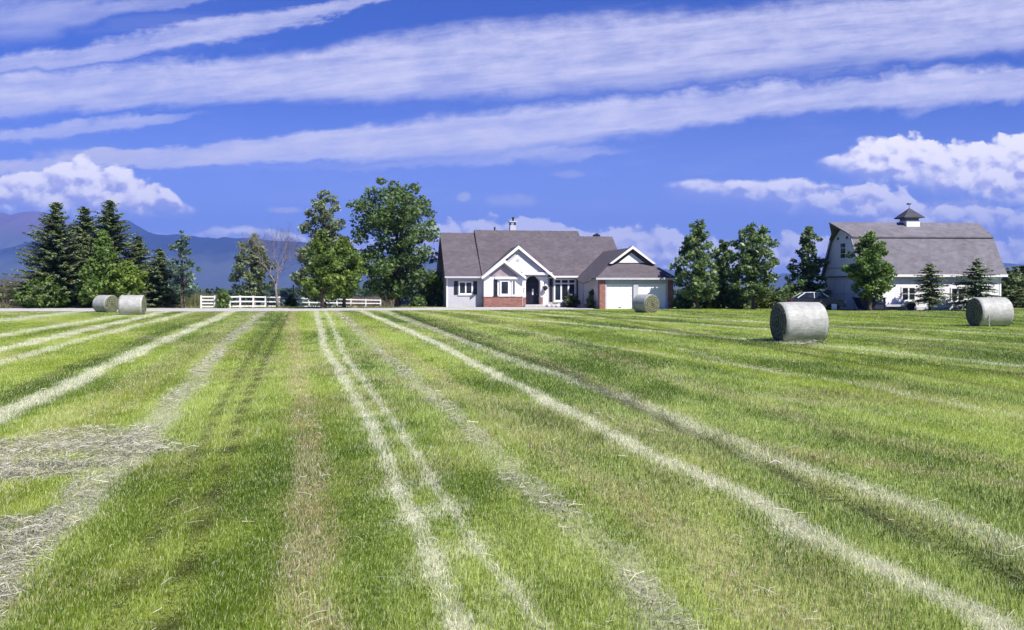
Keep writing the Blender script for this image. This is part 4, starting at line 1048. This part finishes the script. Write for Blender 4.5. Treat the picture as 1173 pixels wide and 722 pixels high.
# pale boulders in the flower bed
m_stone = mat_noisy('pale_stone', (.52, .50, .49), .2, 4, .9, .6, 14)
def boulder(px, Y, r, seed, lab):
    bm = bmesh.new(); bmesh.ops.create_icosphere(bm, subdivisions=3, radius=r)
    q = random.Random(seed); ax = [Vector((q.uniform(-1, 1), q.uniform(-1, 1), q.uniform(-1, 1))).normalized() for _ in range(9)]
    for v in bm.verts:
        for a in ax:
            t = v.co.dot(a) - r * q.choice((.72, .72, .72)); 
            if t > 0: v.co -= a * t * .85
        v.co.z *= .75; v.co.x *= 1.3
    me = bpy.data.meshes.new('boulder'); bm.to_mesh(me); bm.free()
    o = link_mesh('boulder', me, m_stone); o.location = (wx(px, Y), Y, r * .42); o.rotation_euler = (0, 0, seed)
    tag(o, lab, 'boulder', 'pale boulders in the flower bed')
boulder(628, 81.2, .30, 1, 'pale boulder nearest the entry step'); boulder(634, 81.0, .24, 2, 'middle pale boulder of the flower bed'); boulder(641, 80.7, .34, 3, 'largest pale boulder, left of the brownish bush')

# ------------------------------------------------------------------ the barn
bx0, by0 = wx(988, 71.6), 71.6
barn = empty('barn', (bx0, by0, 0), R(3), 'white gambrel barn with grey shingle roof, hay hood and small cupola', 'barn')
L, D = 12.0, 7.6
EV, BR, RG = (-.38, 2.98), (1.62, 6.22), (3.8, 7.58)
MB().prism([(0, 0, -.2), (0, D, -.2), (0, D, 3.1), (0, 6.0, 6.0), (0, 3.8, 7.35), (0, 1.6, 6.0), (0, 0, 3.1)], (L, 0, 0)).build('wall', m_barnw, barn)
rf = MB(); t = .13; xl, xr = -.22, L + .35
def both(y): return (y, D - y)
for q in (0, 1):
    f = (lambda y: y) if q == 0 else (lambda y: D - y)
    rf.prism([(xl, f(EV[0]), EV[1]), (xr, f(EV[0]), EV[1]), (xr, f(BR[0]), BR[1]), (xl, f(BR[0]), BR[1])], (0, (.09 if q == 0 else -.09), -.07))
    rf.prism([(xl, f(BR[0] - .12), BR[1] - .02), (xr, f(BR[0] - .12), BR[1] - .02), (xr, f(RG[0]), RG[1]), (xl - 1.0, f(RG[0]), RG[1]), (xl - .15, f(BR[0] + .7), BR[1] + .42)], (0, 0, .10))
rf.build('roof', m_barnr, barn)
MB().box(xl, xr, EV[0] - .05, EV[0] + .02, EV[1] - .17, EV[1] + .03).build('fascia', m_white, barn)
for f in ((lambda y: y), (lambda y: D - y)):
    MB().prism([(xl - .03, f(EV[0]), EV[1] - .05), (xl - .03, f(BR[0]), BR[1]), (xl - .03, f(BR[0] + .2), BR[1] - .12), (xl - .03, f(EV[0] + .22), EV[1] - .12)], (.028, 0, 0)).build('rake_board', m_grey, barn)
MB().box(-.03, -.003, .05, D - .05, 3.55, 3.72).build('belt_board', m_grey, barn)
bd = MB().box(-.08, -.004, 1.3, 5.2, 0, 2.75)
bd.build('sliding_door', mat_siding('door_boards', (.60, .60, .66), .3), barn); o = bpy.data.objects['sliding_door']
mb = MB().box(-.11, -.082, 1.3, 1.45, 0, 2.75).box(-.11, -.082, 5.05, 5.2, 0, 2.75).box(-.11, -.082, 1.45, 5.05, 2.6, 2.75).box(-.11, -.082, 1.45, 5.05, 1.3, 1.42).box(-.11, -.082, 3.2, 3.3, 0, 2.6)
mb.build('door_frame', m_grey, o)
MB().box(-.14, -.005, .9, 6.9, 2.80, 2.90).build('door_track', m_dark, barn)
def side_window(y0, y1, z0, z1, rows):
    f = MB().box(-.06, -.004, y0, y0 + .1, z0, z1).box(-.06, -.004, y1 - .1, y1, z0, z1).box(-.06, -.004, y0 + .1, y1 - .1, z0, z0 + .1).box(-.06, -.004, y0 + .1, y1 - .1, z1 - .1, z1)
    for r in range(1, rows): c = z0 + (z1 - z0) * r / rows; f.box(-.05, -.004, y0 + .1, y1 - .1, c - .03, c + .03)
    o = f.build('window', m_white, barn); MB().box(-.025, -.006, y0 + .1, y1 - .1, z0 + .1, z1 - .1).build('pane', m_glass, o)
side_window(3.05, 4.25, 4.4, 5.9, 3); side_window(2.5, 3.2, 6.05, 6.5, 1); side_window(4.3, 5.0, 6.05, 6.5, 1)
for x0 in (-.02, L - .12): MB().box(x0, x0 + .14, -.03, -.002, .29, 2.8).build('corner_board', m_white, barn)
for pxa, pxb, pa, pb in ((1031.5, 1048.5, 328.5, 345), (1089.5, 1106, 329.5, 346)):
    xa = (wx(pxa, 71.9) - bx0); xb = (wx(pxb, 71.9) - bx0); window(xa, xb, -.002, wz(pb, 71.9), wz(pa, 71.9), 2, fr=.11, parent=barn, rows=2)
MB().box(.02, L - .02, -.035, -.004, -.1, .28).build('skirting', m_grey, barn)
# cupola
cu = MB().box(5.45, 6.65, 3.1, 4.5, 6.9, 7.80).build('cupola', m_white, barn)
MB().box(5.52, 6.58, 3.17, 4.43, 7.802, 8.06).build('louvre', mat_noisy('louvre_grey', (.18, .18, .22), .2, 5, .7), cu)
a = .92; c3 = (6.05, 3.8)
MB().add([(c3[0] - a, c3[1] - a, 8.11), (c3[0] + a, c3[1] - a, 8.11), (c3[0] + a, c3[1] + a, 8.11), (c3[0] - a, c3[1] + a, 8.11),
          (c3[0] - a, c3[1] - a, 8.04), (c3[0] + a, c3[1] - a, 8.04), (c3[0] + a, c3[1] + a, 8.04), (c3[0] - a, c3[1] + a, 8.04), (c3[0], c3[1], 8.98)],
         [(0, 1, 8), (1, 2, 8), (2, 3, 8), (3, 0, 8), (7, 6, 5, 4), (0, 4, 5, 1), (1, 5, 6, 2), (2, 6, 7, 3), (3, 7, 4, 0)]).build('cupola_roof', mat_shingle('cupola_shingle', (.06, .06, .08)), cu)
MB().tube([(6.05, 3.8, 8.8), (6.05, 3.8, 9.34)], .018, 6).prism([(5.83, 3.79, 9.24), (6.18, 3.79, 9.27), (6.30, 3.79, 9.36), (6.05, 3.79, 9.38), (5.92, 3.79, 9.42), (5.80, 3.79, 9.36)], (0, .02, 0)).build('weather_vane', m_dark, cu)

# ------------------------------------------------------------------ yard things by the barn
m_navy = mat_noisy('navy_metal', (.022, .028, .055), .25, 3, .5)
dm = empty('dumpster', (wx(984, 70.2), 70.2, 0), 0, 'dark navy dumpster with slanted end beside the tree in front of the barn', 'dumpster')
MB().prism([(.45, 0, .12), (2.2, 0, .12), (2.2, 0, 1.02), (0, 0, 1.02)], (0, 1.3, 0)).build('body', m_navy, dm, bev=.015)
MB().box(-.06, 2.25, -.06, 1.36, 1.022, 1.10).build('lid', m_dark, dm, bev=.015)
rb = MB()
for x_ in (.75, 1.25, 2.1): rb.box(x_, x_ + .06, -.05, -.003, .14, 1.0)
rb.box(.3, 2.2, -.07, -.052, .62, .74); rb.build('rib', m_navy, dm)
for x_ in (.7, 2.0): MB().lathe([(.09, -.03), (.09, .03)], 12, Matrix.Translation((x_, .2, .06)) @ Matrix.Rotation(math.pi / 2, 4, 'X')).build('caster', m_dark, dm)
for a_, b_ in ((1.36, 1.62), (1.84, 1.98)): MB().box(a_, b_, -.006, -.002, .80, .95).build('sticker', mat_noisy('pale_sticker', (.55, .58, .68), .1, 5, .5), dm)
bm = bmesh.new(); bmesh.ops.create_icosphere(bm, subdivisions=3, radius=.26)
for v in bm.verts:
    v.co *= 1 + .25 * (float(vnoise(np.array([v.co.x * 9 + 5]), np.array([v.co.y * 9 + v.co.z * 7 + 5]), 4)[0]) - .5); v.co.z = max(v.co.z * .8, -.12)
me = bpy.data.meshes.new('trash_bag'); bm.to_mesh(me); bm.free(); o = link_mesh('trash_bag', me, m_white, None, True); o.location = (wx(994, 70.5), 70.7, 1.22)
tag(o, 'small white plastic bag lying on the dumpster lid', 'bag')
# flat trailer
tr = empty('utility_trailer', (wx(1015, 70.4), 70.4, 0), R(2), 'low flat trailer with one dark wheel showing, along the barn wall', 'trailer')
MB().box(0, 2.35, 0, 1.4, .38, .46).box(0, 2.35, -.04, -.002, .34, .52).box(2.35, 2.42, 0, 1.4, .34, .52).build('bed', m_grey, tr)
MB().tube([(0, .7, .40), (-.55, .7, .36)], .04, 6).tube([(-.45, .7, .36), (-.45, .7, 0)], .03, 6).build('tongue', m_dark, tr)
for y_ in (-.14, 1.54):
    tw = MB().lathe([(.15, -.09), (.30, -.09), (.33, -.05), (.33, .05), (.30, .09), (.15, .09)], 20, Matrix.Translation((2.0, y_, .33)) @ Matrix.Rotation(math.pi / 2, 4, 'X')).build('tyre', mat_noisy('rubber', (.02, .02, .022), .2, 8, .8), tr, True)
    MB().lathe([(.149, -.06), (.03, -.08), (.03, .08), (.149, .06)], 14, Matrix.Translation((2.0, y_, .33)) @ Matrix.Rotation(math.pi / 2, 4, 'X')).build('rim', m_grey, tw)
    mb = MB(); pf = [(2.0 + .40 * math.cos(t_), .36 + .40 * math.sin(t_)) for t_ in np.linspace(0, math.pi, 11)]
    for (a1, c1), (a2, c2) in zip(pf[:-1], pf[1:]): mb.prism([(a1, y_ - .12, c1), (a2, y_ - .12, c2), (a2, y_ + .12, c2), (a1, y_ + .12, c1)], ((2.0 - (a1 + a2) / 2) * .06, 0, -.02))
    mb.build('fender', m_dark, tr)
# car behind the large bale
car = empty('parked_car', (wx(934, 72.5), 72.5, 0), R(176), 'dark car with a sun glint painted white on its roof, parked behind the large hay bale', 'car')
m_paint = mat_noisy('dark_paint', (.02, .022, .03), .1, 2, .25, spec=.6); m_rub = mat_noisy('tyre_rubber', (.02, .02, .022), .2, 8, .8)
body = [(-2.2, .35), (-2.25, .6), (-2.15, .85), (-1.2, .98), (-.9, 1.0), (1.55, 1.02), (2.1, .98), (2.2, .7), (2.15, .35), (1.7, .28), (-1.7, .28)]
MB().prism([(x_, -.88, z_) for x_, z_ in body], (0, 1.76, 0)).build('body', m_paint, car, bev=.07)
cab = [(-1.05, 1.01), (-.45, 1.46), (1.0, 1.48), (1.75, 1.03)]
MB().add([(x_, s * (.80 if z_ < 1.2 else .64), z_) for s in (-1, 1) for x_, z_ in cab], [(0, 1, 2, 3), (7, 6, 5, 4), (0, 4, 5, 1), (1, 5, 6, 2), (2, 6, 7, 3), (3, 7, 4, 0)]).build('window', m_glass, car, bev=.03)
MB().prism([(-.52, -.66, 1.462), (.2, -.66, 1.53), (1.08, -.66, 1.482)], (0, 1.32, 0)).build('roof', m_white, car, bev=.03)  # sun glint on the dark car's roof, put into its white colour
for s in (-1, 1):
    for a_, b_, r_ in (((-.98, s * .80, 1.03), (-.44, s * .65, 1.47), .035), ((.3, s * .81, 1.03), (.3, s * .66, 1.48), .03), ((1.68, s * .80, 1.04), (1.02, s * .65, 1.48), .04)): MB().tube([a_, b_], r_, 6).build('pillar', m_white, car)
    for x_ in (-1.4, 1.4):
        tw = MB().lathe([(.17, -.1), (.29, -.1), (.32, -.06), (.32, .06), (.29, .1), (.17, .1)], 22, Matrix.Translation((x_, s * .80, .32)) @ Matrix.Rotation(math.pi / 2, 4, 'X')).build('tyre', m_rub, car, True)
        MB().lathe([(.169, -.1), (.03, -.11), (.03, .11), (.169, .1)], 14, Matrix.Translation((x_, s * .80, .32)) @ Matrix.Rotation(math.pi / 2, 4, 'X')).build('rim', m_grey, tw)
    MB().box(-2.26, -2.16, s * .68 - .16, s * .68 + .16, .62, .76).build('headlight', m_white, car)
    MB().box(2.12, 2.205, s * .70 - .13, s * .70 + .13, .72, .9).build('tail_light', mat_noisy('red_lens', (.3, .02, .02), .1, 4, .2), car)
    MB().box(-.85, -.68, s * .97 - .08, s * .97 + .08, 1.03, 1.14).build('mirror', m_paint, car, bev=.02)
MB().box(-2.28, -2.2, -.8, .8, .30, .52).build('bumper', m_dark, car)
# white drum by the car
MB().lathe([(.20, 0), (.22, .03), (.22, .24), (.235, .26), (.22, .28), (.22, .48), (.235, .5), (.2, .54), (.06, .56)], 18).build('plastic_drum', m_white, None, True)
o = bpy.data.objects['plastic_drum']; o.location = (wx(955.5, 71.0), 71.0, 0); tag(o, 'small white plastic drum between the dark car and the barn', 'drum')

# ------------------------------------------------------------------ round hay bales
def mat_net():
    m, nt, b = new_mat('net_wrap')
    n = noise(nt, 5, 6, .7); n2 = noise(nt, 1.4, 4)
    v = mapped(nt, (1, 60, 60)); nf = noise(nt, 1.0, 3, .7, mapped(nt, (3.5, 34, 34)))
    col = ramp(nt, n.outputs['Fac'], [(.3, (.32, .32, .30)), (.5, (.42, .42, .40)), (.72, (.52, .52, .50))])
    mix = nt.nodes.new('ShaderNodeMix'); mix.data_type = 'RGBA'; mix.blend_type = 'MULTIPLY'; mix.inputs[0].default_value = .8
    nt.links.new(col, mix.inputs[6]); nt.links.new(ramp(nt, nf.outputs['Fac'], [(.35, (.66, .68, .64)), (.65, (1, 1, 1))]), mix.inputs[7])
    nt.links.new(mix.outputs[2], b.inputs['Base Color']); b.inputs['Roughness'].default_value = .55
    ad = nt.nodes.new('ShaderNodeMath'); nt.links.new(n.outputs['Fac'], ad.inputs[0]); nt.links.new(nf.outputs['Fac'], ad.inputs[1])
    bump(nt, b, ad.outputs[0], .5, .03)
    return m
def mat_hayface():
    m, nt, b = new_mat('rolled_hay')
    tc = nt.nodes.new('ShaderNodeTexCoord'); sx_ = nt.nodes.new('ShaderNodeSeparateXYZ'); nt.links.new(tc.outputs['Object'], sx_.inputs[0])
    def mth(op, a, b_=None):
        n = nt.nodes.new('ShaderNodeMath'); n.operation = op
        for i, q in enumerate((a, b_)):
            if q is None: continue
            if isinstance(q, (int, float)): n.inputs[i].default_value = q
            else: nt.links.new(q, n.inputs[i])
        return n.outputs[0]
    r = mth('SQRT', mth('ADD', mth('POWER', sx_.outputs['Y'], 2), mth('POWER', sx_.outputs['Z'], 2)))
    n = noise(nt, 4, 5, .7); ang = mth('ARCTAN2', sx_.outputs['Z'], sx_.outputs['Y'])
    ph = mth('ADD', mth('ADD', mth('MULTIPLY', r, 40), ang), mth('MULTIPLY', n.outputs['Fac'], 14))
    rings = mth('MULTIPLY_ADD', mth('SINE', ph), .5); rings.node.inputs[2].default_value = .5
    n3 = noise(nt, 30, 4, .8)
    f = mth('ADD', mth('MULTIPLY', rings, .55), mth('MULTIPLY', n3.outputs['Fac'], .5))
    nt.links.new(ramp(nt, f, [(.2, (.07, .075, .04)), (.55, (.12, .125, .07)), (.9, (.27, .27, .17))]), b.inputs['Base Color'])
    b.inputs['Roughness'].default_value = .9
    bump(nt, b, f, 1, .05)
    return m
m_net, m_face = mat_net(), mat_hayface()
m_stalk = bpy.data.materials['hay_stalk']
def bale(px, Y, r, ln, ang, label, seed, tilt=0):
    """axis along local x, turned so that the end named +x points at angle ang"""
    rg = np.random.default_rng(seed)
    root = empty('round_bale', (wx(px, Y), Y, 0), ang, label, 'hay bale', 'round hay bales in the field')
    seg, nl = 64, 22
    V = []; Fc = []
    for i in range(nl + 1):
        t = i / nl; x_ = (t - .5) * ln
        edge = min(t, 1 - t) * ln; rr = r - .055 * max(0, 1 - edge / .07) ** 2
        for k in range(seg):
            th = 2 * math.pi * k / seg
            q = rr * (1 + .018 * (float(vnoise(np.array([t * 5 + seed]), np.array([math.cos(th) * 2 + math.sin(th) * 2.7 + 9]), seed)[0]) - .5))
            yy, zz = q * math.cos(th), q * math.sin(th)
            zz = max(zz, -r * .93 + .02 * math.cos(th * 5 + t * 9))
            yy *= 1.02
            V.append((x_, yy, zz))
    for i in range(nl):
        for k in range(seg):
            k2 = (k + 1) % seg; Fc.append((i * seg + k, i * seg + k2, (i + 1) * seg + k2, (i + 1) * seg + k))
    me = bpy.data.meshes.new('net_wrap'); me.from_pydata(V, [], Fc)
    nw = link_mesh('net_wrap', me, m_net, root, True); nw.location = (0, 0, r * .92)
    for s in (-1, 1):
        rings = 13; V = []; Fc = []
        for i in range(rings + 1):
            q = i / rings * (r - .03)
            for k in range(seg):
                th = 2 * math.pi * k / seg
                bulge = .05 * (1 - (i / rings) ** 2) + .028 * (rg.random() - .5) * (i > 0) * (i < rings)
                V.append((s * (ln * .5 - .012 + bulge), q * math.cos(th) * 1.02, max(q * math.sin(th), -r * .92)))
        for i in range(rings):
            for k in range(seg):
                k2 = (k + 1) % seg; f_ = (i * seg + k, (i + 1) * seg + k, (i + 1) * seg + k2, i * seg + k2); Fc.append(f_ if s > 0 else f_[::-1])
        me = bpy.data.meshes.new('end_face'); me.from_pydata(V, [], Fc)
        ef = link_mesh('end_face', me, m_face, root, False); ef.location = (0, 0, r * .92)
    # loose ends of hay at the rims
    n = 420; th = rg.random(n) * 6.283; s = np.where(rg.random(n) < .5, -1, 1); q = r * (1 - .9 * rg.random(n) ** 1.6)
    base = np.stack([s * (ln * .5 + .01), q * np.cos(th), q * np.sin(th) + r * .92], 1)
    dv = np.stack([s * (.3 + rg.random(n)), rg.normal(0, 1, n), rg.normal(-.2, 1, n)], 1); dv /= np.linalg.norm(dv, axis=1)[:, None]
    l_ = .05 + .14 * rg.random((n, 1)); sd3 = np.cross(dv, rg.normal(0, 1, (n, 3))); sd3 /= np.linalg.norm(sd3, axis=1)[:, None]
    V = np.stack([base - sd3 * .004, base + sd3 * .004, base + dv * l_], 1); V[:, :, 2] = np.maximum(V[:, :, 2], .02); V = V.reshape(-1, 3)
    o = link_mesh('straw_ends', np_mesh('straw_ends', V, np.full(n, 3), np.arange(n * 3), np.array([.34, .33, .2]) * (.6 + .8 * rg.random((n, 1)))), m_stalk, root)
    o['kind'] = 'stuff'
    return root
bale(915, 31.6, .77, 1.62, R(-173.6 + 180), 'largest and nearest round hay bale, its dark end turned to the left', 1)
bale(1133.5, 43.3, .775, 1.62, R(2), 'round hay bale at the right edge of the field, in front of the barn', 2)
tl = MB().tube([(-.52, -.775, .80), (-.50, -.80, .5), (-.47, -.74, .12), (-.44, -.80, .02)], [.015, .02, .02, .012], 5).build('net_tail', m_grey, bpy.data.objects['round_bale.001'])
bale(740, 65.0, .735, 1.50, R(-60), 'round hay bale in front of the garage door, spiral end facing right', 3)
bale(151.8, 60.0, .735, 1.55, R(10), 'pale round hay bale of the left pair, side turned to the viewer', 4)
bale(121.5, 66.2, .70, 1.40, R(-26), 'farther round hay bale of the left pair, hay end showing', 5)
